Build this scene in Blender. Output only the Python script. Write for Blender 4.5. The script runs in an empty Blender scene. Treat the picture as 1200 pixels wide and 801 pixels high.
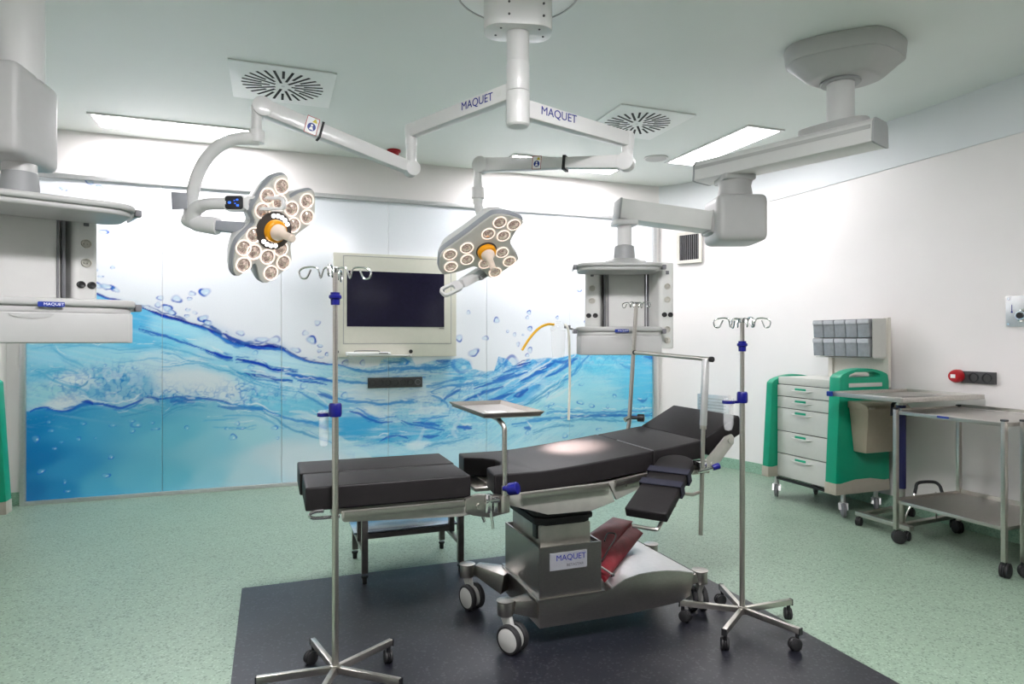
import bpy, bmesh, math, random
import numpy as np
from mathutils import Vector, Matrix, Euler

SC = bpy.context.scene
COL = SC.collection
R = math.radians
rnd = random.Random(7)

# ------------------------------------------------------------------ materials
def s2l(c):
    return tuple((v / 12.92 if v <= 0.04045 else ((v + 0.055) / 1.055) ** 2.4) for v in c)

def rgb(r, g, b):
    return s2l((r / 255, g / 255, b / 255))

def node_mat(name):
    m = bpy.data.materials.new(name)
    m.use_nodes = True
    nt = m.node_tree
    b = nt.nodes['Principled BSDF']
    return m, nt, b

def mat(name, col, rough=0.5, metal=0.0, var=0.06, scale=30.0, bump=0.0, bscale=200.0,
        stretch=None, coat=0.0, trans=0.0, ior=1.45, alpha=1.0, spec=None, emis=None, estr=0.0):
    m, nt, b = node_mat(name)
    tc = nt.nodes.new('ShaderNodeTexCoord')
    mp = nt.nodes.new('ShaderNodeMapping')
    nt.links.new(tc.outputs['Object'], mp.inputs['Vector'])
    if stretch:
        mp.inputs['Scale'].default_value = stretch
    nz = nt.nodes.new('ShaderNodeTexNoise')
    nz.inputs['Scale'].default_value = scale
    nz.inputs['Detail'].default_value = 4
    nt.links.new(mp.outputs['Vector'], nz.inputs['Vector'])
    ramp = nt.nodes.new('ShaderNodeValToRGB')
    lo = tuple(max(0, c * (1 - var)) for c in col) + (1,)
    hi = tuple(min(1, c * (1 + var)) for c in col) + (1,)
    ramp.color_ramp.elements[0].color = lo
    ramp.color_ramp.elements[0].position = 0.3
    ramp.color_ramp.elements[1].color = hi
    ramp.color_ramp.elements[1].position = 0.7
    nt.links.new(nz.outputs['Fac'], ramp.inputs['Fac'])
    nt.links.new(ramp.outputs['Color'], b.inputs['Base Color'])
    b.inputs['Roughness'].default_value = rough
    b.inputs['Metallic'].default_value = metal
    b.inputs['IOR'].default_value = ior
    if coat:
        b.inputs['Coat Weight'].default_value = coat
        b.inputs['Coat Roughness'].default_value = 0.08
    if trans:
        b.inputs['Transmission Weight'].default_value = trans
    if alpha < 1:
        b.inputs['Alpha'].default_value = alpha
    if spec is not None:
        b.inputs['Specular IOR Level'].default_value = spec
    if emis:
        b.inputs['Emission Color'].default_value = (*emis, 1)
        b.inputs['Emission Strength'].default_value = estr
    if bump:
        n2 = nt.nodes.new('ShaderNodeTexNoise')
        n2.inputs['Scale'].default_value = bscale
        n2.inputs['Detail'].default_value = 3
        nt.links.new(mp.outputs['Vector'], n2.inputs['Vector'])
        bp = nt.nodes.new('ShaderNodeBump')
        bp.inputs['Strength'].default_value = bump
        bp.inputs['Distance'].default_value = 0.002
        nt.links.new(n2.outputs['Fac'], bp.inputs['Height'])
        nt.links.new(bp.outputs['Normal'], b.inputs['Normal'])
    return m

M = {}
M['wall'] = mat('white_wall_panel', (0.74, 0.71, 0.695), 0.42, var=0.012, scale=3)
M['unseen_wall'] = mat('unseen_wall_dark_grey', (0.16, 0.165, 0.16), 0.6, var=0.02, scale=3)  # unseen wall behind the camera, kept dark to weaken reflections in the steel
M['vent_plate'] = mat('vent_plate_white', (0.80, 0.81, 0.79), 0.5, var=0.01)
M['frieze'] = mat('frieze_cool_grey', (0.66, 0.68, 0.69), 0.5, var=0.012, scale=3)
M['ceiling'] = mat('ceiling_paint', (0.70, 0.73, 0.70), 0.55, var=0.012, scale=2)
M['steel'] = mat('brushed_steel', (0.52, 0.495, 0.455), 0.30, 1.0, var=0.10, scale=60, stretch=(1, 1, 14), bump=0.05, bscale=120)
M['steel_sheet'] = mat('brushed_steel_sheet', (0.37, 0.355, 0.33), 0.30, 1.0, var=0.10, scale=60, stretch=(1, 1, 12), bump=0.04, bscale=120)
M['steel_top'] = mat('satin_steel_top', (0.52, 0.50, 0.47), 0.36, 1.0, var=0.08, scale=60, stretch=(1, 12, 1), bump=0.04, bscale=120)
M['tray_steel'] = mat('dull_tray_steel', (0.34, 0.315, 0.29), 0.42, 1.0, var=0.08, scale=60, stretch=(1, 12, 1))
M['chrome'] = mat('chrome', (0.66, 0.66, 0.66), 0.14, 1.0, var=0.03)
M['alu'] = mat('anodised_aluminium', (0.62, 0.62, 0.62), 0.38, 0.85, var=0.04, scale=40)
M['lamp_white'] = mat('lamp_white_paint', (0.66, 0.655, 0.645), 0.28, var=0.015, scale=8, coat=0.25)
M['lamp_grey'] = mat('lamp_edge_grey', (0.30, 0.315, 0.34), 0.4, var=0.03)
M['lamp_face'] = mat('lamp_face_grey', (0.54, 0.53, 0.485), 0.3, var=0.03, coat=0.3)
M['bulb_ring'] = mat('reflector_ring', (0.88, 0.74, 0.67), 0.15, 0.4, var=0.06, emis=(1.0, 0.74, 0.62), estr=0.30)
M['bulb_lens'] = mat('reflector_dish', (0.66, 0.50, 0.44), 0.10, 0.75, var=0.7, scale=75, coat=0.6, emis=(1.0, 0.72, 0.60), estr=0.06)
M['led'] = mat('white_led', (0.95, 0.95, 0.95), 0.2, var=0.01, emis=(1, 1, 1), estr=2.0)
M['yellow'] = mat('yellow_plastic', rgb(238, 160, 10), 0.35, var=0.05)
M['ring_dark'] = mat('brown_ring', (0.06, 0.05, 0.045), 0.4)
M['handle'] = mat('translucent_handle', (0.72, 0.60, 0.50), 0.35, var=0.05, scale=20)
M['pend'] = mat('pendant_grey_plastic', (0.43, 0.43, 0.42), 0.42, var=0.02, scale=12, bump=0.02)
M['pend_light'] = mat('pendant_pale_grey', (0.64, 0.64, 0.62), 0.35, var=0.02, scale=12)
M['pend_dark'] = mat('pendant_mid_grey', (0.33, 0.34, 0.34), 0.45, var=0.03, scale=12)
M['black'] = mat('black_plastic', (0.012, 0.012, 0.013), 0.4)
M['rubber'] = mat('black_rubber', (0.014, 0.014, 0.015), 0.6, var=0.15)
M['vinyl'] = mat('black_vinyl', (0.0095, 0.0082, 0.0088), 0.52, var=0.12, scale=40, bump=0.12, bscale=350, spec=0.30)
M['strap'] = mat('navy_strap', (0.008, 0.0085, 0.020), 0.7, var=0.2, bump=0.2, bscale=400)
M['paintgrey'] = mat('table_frame_silver', (0.45, 0.445, 0.40), 0.36, 0.55, var=0.06, scale=25)
M['caster_white'] = mat('caster_disc', (0.42, 0.42, 0.40), 0.45, var=0.03)
M['blue'] = mat('blue_plastic', rgb(5, 9, 100), 0.35, var=0.05)
M['navy'] = mat('navy_sleeve', rgb(22, 24, 72), 0.4, var=0.05)
M['green'] = mat('green_plastic', rgb(8, 146, 112), 0.38, var=0.03, scale=15)
M['drawer'] = mat('drawer_grey_white', (0.52, 0.525, 0.49), 0.4, var=0.015)
M['beige'] = mat('beige_plastic', (0.34, 0.295, 0.225), 0.48, var=0.03)
M['taupe'] = mat('taupe_plastic', (0.38, 0.35, 0.29), 0.5, var=0.03)
M['bin'] = mat('smoked_bin_plastic', (0.24, 0.25, 0.26), 0.3, var=0.12, scale=25, coat=0.3)
M['bin_label'] = mat('bin_pale_edge', (0.42, 0.43, 0.45), 0.3)
M['offwhite'] = mat('offwhite_metal', (0.60, 0.575, 0.51), 0.4, var=0.02)
M['cream'] = mat('cream_metal', (0.63, 0.62, 0.535), 0.4, var=0.015)
M['screen'] = mat('dark_screen_glass', (0.013, 0.011, 0.030), 0.12, var=0.1, spec=0.5)
M['white'] = mat('white_plastic', (0.84, 0.84, 0.83), 0.35, var=0.01)
M['socket'] = mat('socket_grey', (0.05, 0.05, 0.05), 0.45, var=0.08)
M['red'] = mat('red_plastic', rgb(165, 16, 26), 0.4, var=0.06)
M['redbag'] = mat('red_rubber_fabric', rgb(104, 17, 28), 0.5, var=0.2, scale=25, bump=0.3, bscale=60)
M['dark'] = mat('vent_dark', (0.006, 0.006, 0.006), 0.8)
M['clear'] = mat('clear_plastic', (0.93, 0.95, 0.96), 0.08, alpha=0.11, var=0.005)
M['hose_yellow'] = mat('yellow_hose', rgb(222, 170, 20), 0.4)
M['hose_white'] = mat('pale_hose', (0.75, 0.74, 0.66), 0.4)
M['step_blue'] = mat('step_plate', (0.42, 0.50, 0.58), 0.18, 0.9, var=0.15, scale=6)
M['dark_steel'] = mat('stool_tube', (0.20, 0.19, 0.18), 0.35, 0.9, var=0.1)
M['sign_blue'] = mat('sign_blue', rgb(24, 50, 140), 0.4)
M['sign_yellow'] = mat('sign_yellow', rgb(210, 190, 40), 0.4)
M['letter'] = mat('blue_lettering', rgb(30, 40, 130), 0.4)
M['letter_grey'] = mat('grey_lettering', (0.12, 0.12, 0.13), 0.4)
M['letter_pale'] = mat('pale_lettering', (0.8, 0.82, 0.9), 0.4)
M['plate'] = mat('label_plate', (0.34, 0.35, 0.375), 0.35, 0.3, var=0.04)
M['disp_blue'] = mat('display_blue', rgb(40, 90, 220), 0.3, emis=rgb(40, 90, 220), estr=0.6)
M['light'] = mat('light_diffuser', (0.9, 0.9, 0.9), 0.5, var=0.005, emis=(1.0, 0.965, 1.0), estr=13.5)
M['light_right'] = mat('right_light_diffuser', (0.9, 0.9, 0.9), 0.5, var=0.005, emis=(1.0, 0.965, 1.0), estr=6.4)
M['light_fill'] = mat('fill_light_diffuser', (0.9, 0.9, 0.9), 0.5, var=0.005, emis=(1.0, 0.965, 1.0), estr=46.0)  # strong glow of the added central panel that brightens the mural wall
M['light_fill_low'] = mat('low_fill_light_diffuser', (0.9, 0.9, 0.9), 0.5, var=0.005, emis=(1.0, 0.965, 1.0), estr=8.5)  # weaker glow of the two added side panels
M['foot_grey'] = mat('caster_grey', (0.16, 0.16, 0.17), 0.5)

# ------------------------------------------------------------------ mesh builder
class MB:
    """Collects shapes in world (or local) coordinates; build() links them as one mesh."""
    def __init__(s, off=(0, 0, 0)):
        s.bm = bmesh.new()
        s.off = Vector(off)

    def _add(s, tmp, mtx=None):
        if mtx is not None:
            bmesh.ops.transform(tmp, matrix=mtx, verts=tmp.verts)
        me = bpy.data.meshes.new('tmp')
        tmp.to_mesh(me); tmp.free()
        s.bm.from_mesh(me)
        bpy.data.meshes.remove(me)
        return s

    def box(s, c, d, rot=None, bev=0.0, seg=2, mtx=None):
        t = bmesh.new()
        bmesh.ops.create_cube(t, size=1)
        bmesh.ops.scale(t, vec=Vector(d), verts=t.verts)
        if bev:
            bmesh.ops.bevel(t, geom=t.edges[:], offset=bev, segments=seg, profile=0.6, affect='EDGES')
        m = Matrix.Translation(Vector(c))
        if rot is not None:
            m = m @ (rot if isinstance(rot, Matrix) else Euler(rot).to_matrix().to_4x4())
        if mtx is not None:
            m = mtx @ m
        return s._add(t, m)

    def cyl(s, p0, p1, r, r2=None, n=18, bev=0.0):
        p0, p1 = Vector(p0), Vector(p1)
        d = p1 - p0
        t = bmesh.new()
        bmesh.ops.create_cone(t, cap_ends=True, segments=n, radius1=r, radius2=r if r2 is None else r2, depth=d.length)
        if bev:
            es = [e for e in t.edges if abs(e.verts[0].co.z - e.verts[1].co.z) < 1e-6]
            bmesh.ops.bevel(t, geom=es, offset=bev, segments=2, profile=0.6, affect='EDGES')
        m = Matrix.Translation((p0 + p1) / 2) @ d.to_track_quat('Z', 'Y').to_matrix().to_4x4()
        return s._add(t, m)

    def lathe(s, prof, mtx=None, n=24):
        t = bmesh.new()
        rings = []
        for (r, z) in prof:
            if r < 1e-5:
                rings.append([t.verts.new((0, 0, z))])
            else:
                rings.append([t.verts.new((r * math.cos(2 * math.pi * k / n), r * math.sin(2 * math.pi * k / n), z)) for k in range(n)])
        for a, b in zip(rings, rings[1:]):
            for k in range(n):
                k2 = (k + 1) % n
                vs = []
                for v in (a[k % len(a)], a[k2 % len(a)], b[k2 % len(b)], b[k % len(b)]):
                    if v not in vs:
                        vs.append(v)
                if len(vs) > 2:
                    t.faces.new(vs)
        bmesh.ops.recalc_face_normals(t, faces=t.faces[:])
        return s._add(t, mtx)

    def tube(s, pts, r, n=10, closed=False, square=False):
        pts = [Vector(p) for p in pts]
        rs = r if isinstance(r, (list, tuple)) else [r] * len(pts)
        t = bmesh.new()
        N = len(pts)
        rings = []
        prev = None
        for i, p in enumerate(pts):
            if closed:
                d = pts[(i + 1) % N] - pts[i - 1]
            else:
                d = pts[min(i + 1, N - 1)] - pts[max(i - 1, 0)]
            d.normalize()
            if prev is None:
                up = Vector((0, 0, 1)) if abs(d.z) < 0.9 else Vector((1, 0, 0))
                x = d.cross(up).normalized()
            else:
                x = (prev - d * prev.dot(d)).normalized()
            prev = x
            y = d.cross(x)
            ring = []
            for k in range(n):
                a = 2 * math.pi * (k + (0.5 if square else 0)) / n
                ring.append(t.verts.new(p + (x * math.cos(a) + y * math.sin(a)) * rs[i]))
            rings.append(ring)
        pairs = list(zip(rings, rings[1:])) + ([(rings[-1], rings[0])] if closed else [])
        for a, b in pairs:
            for k in range(n):
                t.faces.new((a[k], a[(k + 1) % n], b[(k + 1) % n], b[k]))
        if not closed:
            t.faces.new(rings[0]); t.faces.new(rings[-1])
        bmesh.ops.recalc_face_normals(t, faces=t.faces[:])
        return s._add(t)

    def prism(s, loops, z0, z1, mtx=None, bev=0.0, seg=2, scale_top=None):
        """extrude a 2-D outline (or outline + holes) from z0 to z1 in the frame mtx"""
        if not isinstance(loops[0][0], (list, tuple)):
            loops = [loops]
        t = bmesh.new()
        es = []
        for L in loops:
            vs = [t.verts.new((p[0], p[1], z0)) for p in L]
            for i in range(len(vs)):
                es.append(t.edges.new((vs[i], vs[(i + 1) % len(vs)])))
        if len(loops) == 1:
            t.faces.new([v for v in t.verts])
        else:
            bmesh.ops.triangle_fill(t, edges=es, use_beauty=True)
        g = bmesh.ops.extrude_face_region(t, geom=t.faces[:])
        top = [v for v in g['geom'] if isinstance(v, bmesh.types.BMVert)]
        bmesh.ops.translate(t, vec=(0, 0, z1 - z0), verts=top)
        if scale_top:
            cx = sum(v.co.x for v in top) / len(top); cy = sum(v.co.y for v in top) / len(top)
            for v in top:
                v.co.x = cx + (v.co.x - cx) * scale_top; v.co.y = cy + (v.co.y - cy) * scale_top
        bmesh.ops.recalc_face_normals(t, faces=t.faces[:])
        if bev:
            e2 = [e for e in t.edges if len(e.link_faces) == 2 and e.calc_face_angle(0) > 0.35]
            bmesh.ops.bevel(t, geom=e2, offset=bev, segments=seg, profile=0.6, affect='EDGES')
        return s._add(t, mtx)

    def beam(s, p0, p1, w0, h0, w1=None, h1=None, bev=0.0):
        """tapered rectangular bar between two points, height kept upright"""
        p0, p1 = Vector(p0), Vector(p1)
        w1 = w0 if w1 is None else w1
        h1 = h0 if h1 is None else h1
        d = (p1 - p0).normalized()
        up = Vector((0, 0, 1)) if abs(d.z) < 0.95 else Vector((0, 1, 0))
        x = d.cross(up).normalized(); z = x.cross(d)
        t = bmesh.new()
        rings = []
        for p, w, h in ((p0, w0, h0), (p1, w1, h1)):
            rings.append([t.verts.new(p + x * sx * w / 2 + z * sz * h / 2) for sx, sz in ((-1, -1), (1, -1), (1, 1), (-1, 1))])
        a, b = rings
        for k in range(4):
            t.faces.new((a[k], a[(k + 1) % 4], b[(k + 1) % 4], b[k]))
        t.faces.new(a); t.faces.new(b)
        bmesh.ops.recalc_face_normals(t, faces=t.faces[:])
        if bev:
            bmesh.ops.bevel(t, geom=t.edges[:], offset=bev, segments=2, profile=0.6, affect='EDGES')
        return s._add(t)

    def build(s, name, m, parent=None, ang=35, smooth=True):
        bmesh.ops.translate(s.bm, vec=-s.off, verts=s.bm.verts)
        me = bpy.data.meshes.new(name)
        s.bm.to_mesh(me); s.bm.free()
        if smooth:
            me.polygons.foreach_set('use_smooth', [True] * len(me.polygons))
            me.set_sharp_from_angle(angle=R(ang))
        me.materials.append(m)
        o = bpy.data.objects.new(name, me)
        COL.objects.link(o)
        if parent is not None:
            o.parent = parent
        return o

def thing(name, label, cat, loc=(0, 0, 0), rz=0.0, group=None):
    o = bpy.data.objects.new(name, None)
    COL.objects.link(o)
    o.location = loc
    o.rotation_euler = (0, 0, rz)
    o.empty_display_size = 0.1
    return tag(o, label, cat, group)

def tag(o, label, cat, group=None):
    o['label'] = label
    o['category'] = cat
    if group:
        o['group'] = group
    return o

def struct(o):
    o['kind'] = 'structure'
    return o

def dup(root, loc, rz, label, group=None):
    def cp(o, parent):
        c = o.copy()
        COL.objects.link(c)
        c.parent = parent
        for ch in o.children:
            cp(ch, c)
        return c
    r = cp(root, None)
    r.location = loc
    r.rotation_euler = (0, 0, rz)
    r['label'] = label
    if group:
        r['group'] = group
    return r

def frame(origin, x, y):
    """matrix whose local X, Y axes are the given world directions"""
    x = Vector(x).normalized(); y = Vector(y); y = (y - x * x.dot(y)).normalized(); z = x.cross(y)
    return Matrix(((x.x, y.x, z.x, origin[0]), (x.y, y.y, z.y, origin[1]), (x.z, y.z, z.z, origin[2]), (0, 0, 0, 1)))

def text(body, size, mtx, m, parent, name='lettering', thick=0.0006, sx=1.0):
    cu = bpy.data.curves.new('txt', 'FONT')
    cu.body = body
    cu.size = size
    cu.extrude = thick
    cu.align_x = 'CENTER'; cu.align_y = 'CENTER'
    tmp = bpy.data.objects.new('txt', cu)
    COL.objects.link(tmp)
    dg = bpy.context.evaluated_depsgraph_get()
    me = bpy.data.meshes.new_from_object(tmp.evaluated_get(dg))
    bpy.data.objects.remove(tmp); bpy.data.curves.remove(cu)
    me.transform(Matrix.Diagonal((sx, 1, 1, 1)))
    me.transform(mtx)
    me.materials.clear(); me.materials.append(m)
    me.name = name
    o = bpy.data.objects.new(name, me)
    COL.objects.link(o)
    o.parent = parent
    return o

def smooth_loop(pts, it=2, q=.25):
    """Chaikin corner cutting of a closed outline"""
    for _ in range(it):
        out = []
        for i in range(len(pts)):
            a = pts[i]; b = pts[(i + 1) % len(pts)]
            out.append((a[0] * (1 - q) + b[0] * q, a[1] * (1 - q) + b[1] * q))
            out.append((a[0] * q + b[0] * (1 - q), a[1] * q + b[1] * (1 - q)))
        pts = out
    return pts

def smooth_path(pts, n=6):
    """Catmull-Rom through the points"""
    P = [Vector(p) for p in pts]
    P = [P[0] * 2 - P[1]] + P + [P[-1] * 2 - P[-2]]
    out = []
    for i in range(1, len(P) - 2):
        for k in range(n):
            t = k / n
            a, b, c, d = P[i - 1], P[i], P[i + 1], P[i + 2]
            out.append(0.5 * ((2 * b) + (c - a) * t + (2 * a - 5 * b + 4 * c - d) * t * t + (3 * b - a - 3 * c + d) * t ** 3))
    out.append(P[-2])
    return out

def rrect(cx, cy, w, h, r, n=5):
    out = []
    for (sx, sy, a0) in ((1, 1, 0), (-1, 1, 90), (-1, -1, 180), (1, -1, 270)):
        for k in range(n + 1):
            a = R(a0 + 90 * k / n)
            out.append((cx + sx * (w / 2 - r) + r * math.cos(a), cy + sy * (h / 2 - r) + r * math.sin(a)))
    return out

def circle(cx, cy, r, n=24):
    return [(cx + r * math.cos(2 * math.pi * k / n), cy + r * math.sin(2 * math.pi * k / n)) for k in range(n)]

def caster(parent, p, r, w, ht, mf, mw, n=18, ang=0.0, twin=True, trail=0.4):
    """part 'caster' (fork and stem) with its wheel as a sub-part; p is the swivel axis on the floor"""
    d = Vector((math.cos(ang), math.sin(ang), 0)); sd = Vector((-d.y, d.x, 0))
    c = Vector((p[0], p[1], r)) + d * r * trail
    f = MB()
    f.cyl((p[0], p[1], r * 1.7), (p[0], p[1], ht), r * 0.32, n=12)
    if twin:
        f.beam(Vector((p[0], p[1], r * 1.75)), c + Vector((0, 0, 0.1 * r)), w * 0.22, r * 0.9, w * 0.2, r * 0.4)
        f.lathe([(0, -.1 * w), (r * 1.0, -.1 * w), (r * 1.08, 0), (r * 1.0, .1 * w), (0, .1 * w)], Matrix.Translation(c) @ sd.to_track_quat('Z', 'Y').to_matrix().to_4x4(), n)
    else:
        for k in (-1, 1):
            f.beam(Vector((p[0], p[1], r * 1.9)) + sd * k * w * .62, c + sd * k * w * .62, r * .5, w * .12, r * .45, w * .12)
        f.box((p[0], p[1], r * 1.95), (r * .8, w * 1.4, r * .16), (0, 0, math.atan2(d.y, d.x)))
    fo = f.build('caster', mf, parent)
    wl = MB()
    q = sd.to_track_quat('Z', 'Y').to_matrix().to_4x4()
    for k in ((-1, 1) if twin else (0,)):
        cc = c + sd * k * w * 0.3
        hw = w * (0.19 if twin else 0.45)
        wl.lathe([(0, -hw), (r * .8, -hw), (r, -hw * .6), (r, hw * .6), (r * .8, hw), (0, hw)], Matrix.Translation(cc) @ q, n)
    wl.build('wheel', mw, fo)
    return fo

# ------------------------------------------------------------------ the room
H = 3.10
RC = [(4.16, 6.38), (4.28, 6.24), (4.40, 6.02), (4.49, 5.78), (4.56, 5.52), (4.61, 5.25), (4.64, 5.0), (4.65, 4.75)]
LC = [(-2.02, 6.38), (-2.10, 6.30), (-2.18, 6.16), (-2.26, 5.95), (-2.31, 5.7), (-2.35, 5.4)]

def offset_path(P, d):
    out = []
    for i, p in enumerate(P):
        a = Vector(P[max(i - 1, 0)]); b = Vector(P[min(i + 1, len(P) - 1)])
        t = (b - a).normalized()
        out.append((p[0] + t.y * d, p[1] - t.x * d))
    return out

def band(P, d0, d1, z0, z1, name, m, ang=40):
    """strip along a plan path between two sideways offsets (positive = right of the walking direction)"""
    a = offset_path(P, d0); b = offset_path(P, d1)
    mb = MB()
    mb.prism(a + b[::-1], z0, z1)
    return mb.build(name, m, ang=ang)

right_path = RC + [(4.65, 3.0), (4.65, 0.5), (4.65, -2.2)]       # walking towards the camera: room on the right side
left_path = [(-2.35, -2.2), (-2.35, 2.0)] + LC[::-1]             # walking away from the camera: room on the right side
back_path = [(-2.02, 6.38), (1.0, 6.38), (4.16, 6.38)]
front_path = [(4.65, -2.2), (-2.35, -2.2)]
struct(band(right_path, 0, -0.12, 0, H, 'wall_right', M['wall']))
struct(band(left_path, 0, -0.12, 0, H, 'wall_left', M['wall']))
struct(band(back_path, 0, -0.12, 0, H, 'wall_back', M['wall']))
struct(band(front_path, 0, -0.12, 0, H, 'wall_front', M['unseen_wall']))

# proud frieze above the wall panels, cooler and darker on the side walls
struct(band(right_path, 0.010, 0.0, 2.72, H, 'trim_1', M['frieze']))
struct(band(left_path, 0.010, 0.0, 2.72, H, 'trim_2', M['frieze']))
struct(band(back_path, 0.012, 0.0, 2.72, H, 'trim_3', M['wall']))

# floor: pale green speckled vinyl
def floor_mat(name, base, dark, pale, rough, coarse=130.0, big=0.05, fine=0.5):
    m, nt, b = node_mat(name)
    tc = nt.nodes.new('ShaderNodeTexCoord')
    v = nt.nodes.new('ShaderNodeTexVoronoi'); v.inputs['Scale'].default_value = coarse
    nt.links.new(tc.outputs['Object'], v.inputs['Vector'])
    sep = nt.nodes.new('ShaderNodeSeparateColor')
    nt.links.new(v.outputs['Color'], sep.inputs['Color'])
    r1 = nt.nodes.new('ShaderNodeValToRGB')
    r1.color_ramp.interpolation = 'CONSTANT'
    e = r1.color_ramp.elements
    e[0].position = 0; e[0].color = (*dark, 1)
    e[1].position = 0.13; e[1].color = (*base, 1)
    k = e.new(0.90); k.color = (*pale, 1)
    nt.links.new(sep.outputs['Red'], r1.inputs['Fac'])
    n = nt.nodes.new('ShaderNodeTexNoise'); n.inputs['Scale'].default_value = 1.3; n.inputs['Detail'].default_value = 5
    nt.links.new(tc.outputs['Object'], n.inputs['Vector'])
    mr = nt.nodes.new('ShaderNodeMapRange')
    mr.inputs['To Min'].default_value = 1 - big; mr.inputs['To Max'].default_value = 1 + big
    nt.links.new(n.outputs['Fac'], mr.inputs['Value'])
    mix = nt.nodes.new('ShaderNodeMix'); mix.data_type = 'RGBA'; mix.blend_type = 'MULTIPLY'
    mix.inputs['Factor'].default_value = 1
    nt.links.new(r1.outputs['Color'], mix.inputs['A'])
    nt.links.new(mr.outputs['Result'], mix.inputs['B'])
    nt.links.new(mix.outputs['Result'], b.inputs['Base Color'])
    b.inputs['Roughness'].default_value = rough
    n2 = nt.nodes.new('ShaderNodeTexNoise'); n2.inputs['Scale'].default_value = 3.0; n2.inputs['Detail'].default_value = 6
    nt.links.new(tc.outputs['Object'], n2.inputs['Vector'])
    mr2 = nt.nodes.new('ShaderNodeMapRange')
    mr2.inputs['To Min'].default_value = rough - 0.07; mr2.inputs['To Max'].default_value = rough + 0.07
    nt.links.new(n2.outputs['Fac'], mr2.inputs['Value'])
    nt.links.new(mr2.outputs['Result'], b.inputs['Roughness'])
    return m
M['floor'] = floor_mat('green_speckled_vinyl', (0.213, 0.293, 0.221), (0.120, 0.177, 0.130), (0.275, 0.363, 0.28), 0.42)
M['cove'] = floor_mat('green_cove_vinyl', (0.24, 0.39, 0.29), (0.17, 0.29, 0.21), (0.30, 0.46, 0.35), 0.45)
M['inlay'] = floor_mat('dark_speckled_vinyl', (0.0095, 0.010, 0.015), (0.006, 0.0065, 0.0105), (0.034, 0.034, 0.042), 0.36, 110, 0.25)

IX0, IX1, IY0, IY1 = -0.15, 2.315, 0.6, 3.82
f = MB()
hole = [(IX0, IY0), (IX1, IY0), (IX1, IY1), (IX0, IY1)]
f.prism([[(-2.6, -2.4), (4.9, -2.4), (4.9, 6.6), (-2.6, 6.6)], hole], -0.08, 0.0)
struct(f.build('floor', M['floor'], smooth=False))
f = MB(); f.prism(hole, -0.08, 0.0)
o = struct(f.build('floor_inlay', M['inlay'], smooth=False))
f = MB(); f.box((1.15, 2.1, H + 0.05), (7.5, 9.2, 0.1))
struct(f.build('ceiling', M['ceiling'], smooth=False))
# coved skirting
struct(band(right_path, 0.012, -0.002, 0, 0.105, 'baseboard_right', M['cove']))
struct(band(left_path, 0.012, -0.002, 0, 0.105, 'baseboard_left', M['cove']))
f = MB(); f.box((-1.98, 6.374, 0.0525), (0.10, 0.012, 0.105)); f.box((4.14, 6.374, 0.0525), (0.06, 0.012, 0.105))
struct(f.build('baseboard_back', M['cove']))

# ------------------------------------------------------------------ ceiling fittings
def ceiling_light(x0, x1, y0, y1, label, glow='light'):
    cx, cy = (x0 + x1) / 2, (y0 + y1) / 2
    t = thing('ceiling_light', label, 'ceiling light', (cx, cy, H), group='flush ceiling lights')
    fr = 0.028
    a = MB()
    w, h = (x1 - x0), (y1 - y0)
    o_ = [(-w / 2, -h / 2), (w / 2, -h / 2), (w / 2, h / 2), (-w / 2, h / 2)]
    i_ = [(-w / 2 + fr, -h / 2 + fr), (w / 2 - fr, -h / 2 + fr), (w / 2 - fr, h / 2 - fr), (-w / 2 + fr, h / 2 - fr)]
    a.prism([o_, i_], -0.012, -0.0005)
    a.build('light_frame', M['lamp_white'], t)
    d = MB(); d.box((0, 0, -0.004), (w - 2 * fr, h - 2 * fr, 0.006))
    d.build('diffuser', M[glow], t)
    return t
ceiling_light(-1.33, -0.10, 5.80, 6.17, 'long lit white panel light above the left end of the water mural')
ceiling_light(2.13, 3.36, 5.70, 6.07, 'lit white panel light above the mural, behind the right lamp arm')
ceiling_light(3.63, 4.01, 4.27, 5.47, 'lit white panel light on the ceiling beside the right pendant beam', 'light_right')
# unseen panels added around the camera, to fill the room and brighten the mural wall
ceiling_light(3.63, 4.01, -0.2, 1.0, 'added unseen fill panel light at the right of the camera', 'light_fill_low')
ceiling_light(-1.60, -1.22, -0.2, 1.0, 'added unseen fill panel light at the left of the camera', 'light_fill_low')
ceiling_light(.2, 1.4, .80, 1.17, 'added unseen fill panel light above the near end of the dark floor', 'light_fill')

def diffuser(cx, cy, label):
    t = thing('air_diffuser', label, 'air vent', (cx, cy, H), group='ceiling air diffusers')
    a = MB(); s = 0.33
    a.box((0, 0, -0.006), (2 * s, 2 * s, 0.011), bev=0.003)
    a.build('plate', M['vent_plate'], t)
    b = MB()
    for k in range(28):
        an = 2 * math.pi * k / 28
        r0, r1 = (0.055, 0.265) if k % 4 == 0 else ((0.085, 0.265) if k % 2 == 0 else (0.14, 0.265))
        rm = (r0 + r1) / 2
        b.box((rm * math.cos(an), rm * math.sin(an), -0.0118), (r1 - r0, 0.0175, 0.0022), (0, 0, an))
    b.build('slots', M['dark'], t)
    c = MB(); c.cyl((0, 0, -0.0135), (0, 0, -0.011), 0.012); c.build('screw', M['alu'], t)
    return t
diffuser(0.075, 4.72, 'square radial air diffuser on the ceiling above the left lamp arm')
diffuser(2.76, 4.55, 'square radial air diffuser on the ceiling behind the right lamp arm')

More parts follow.
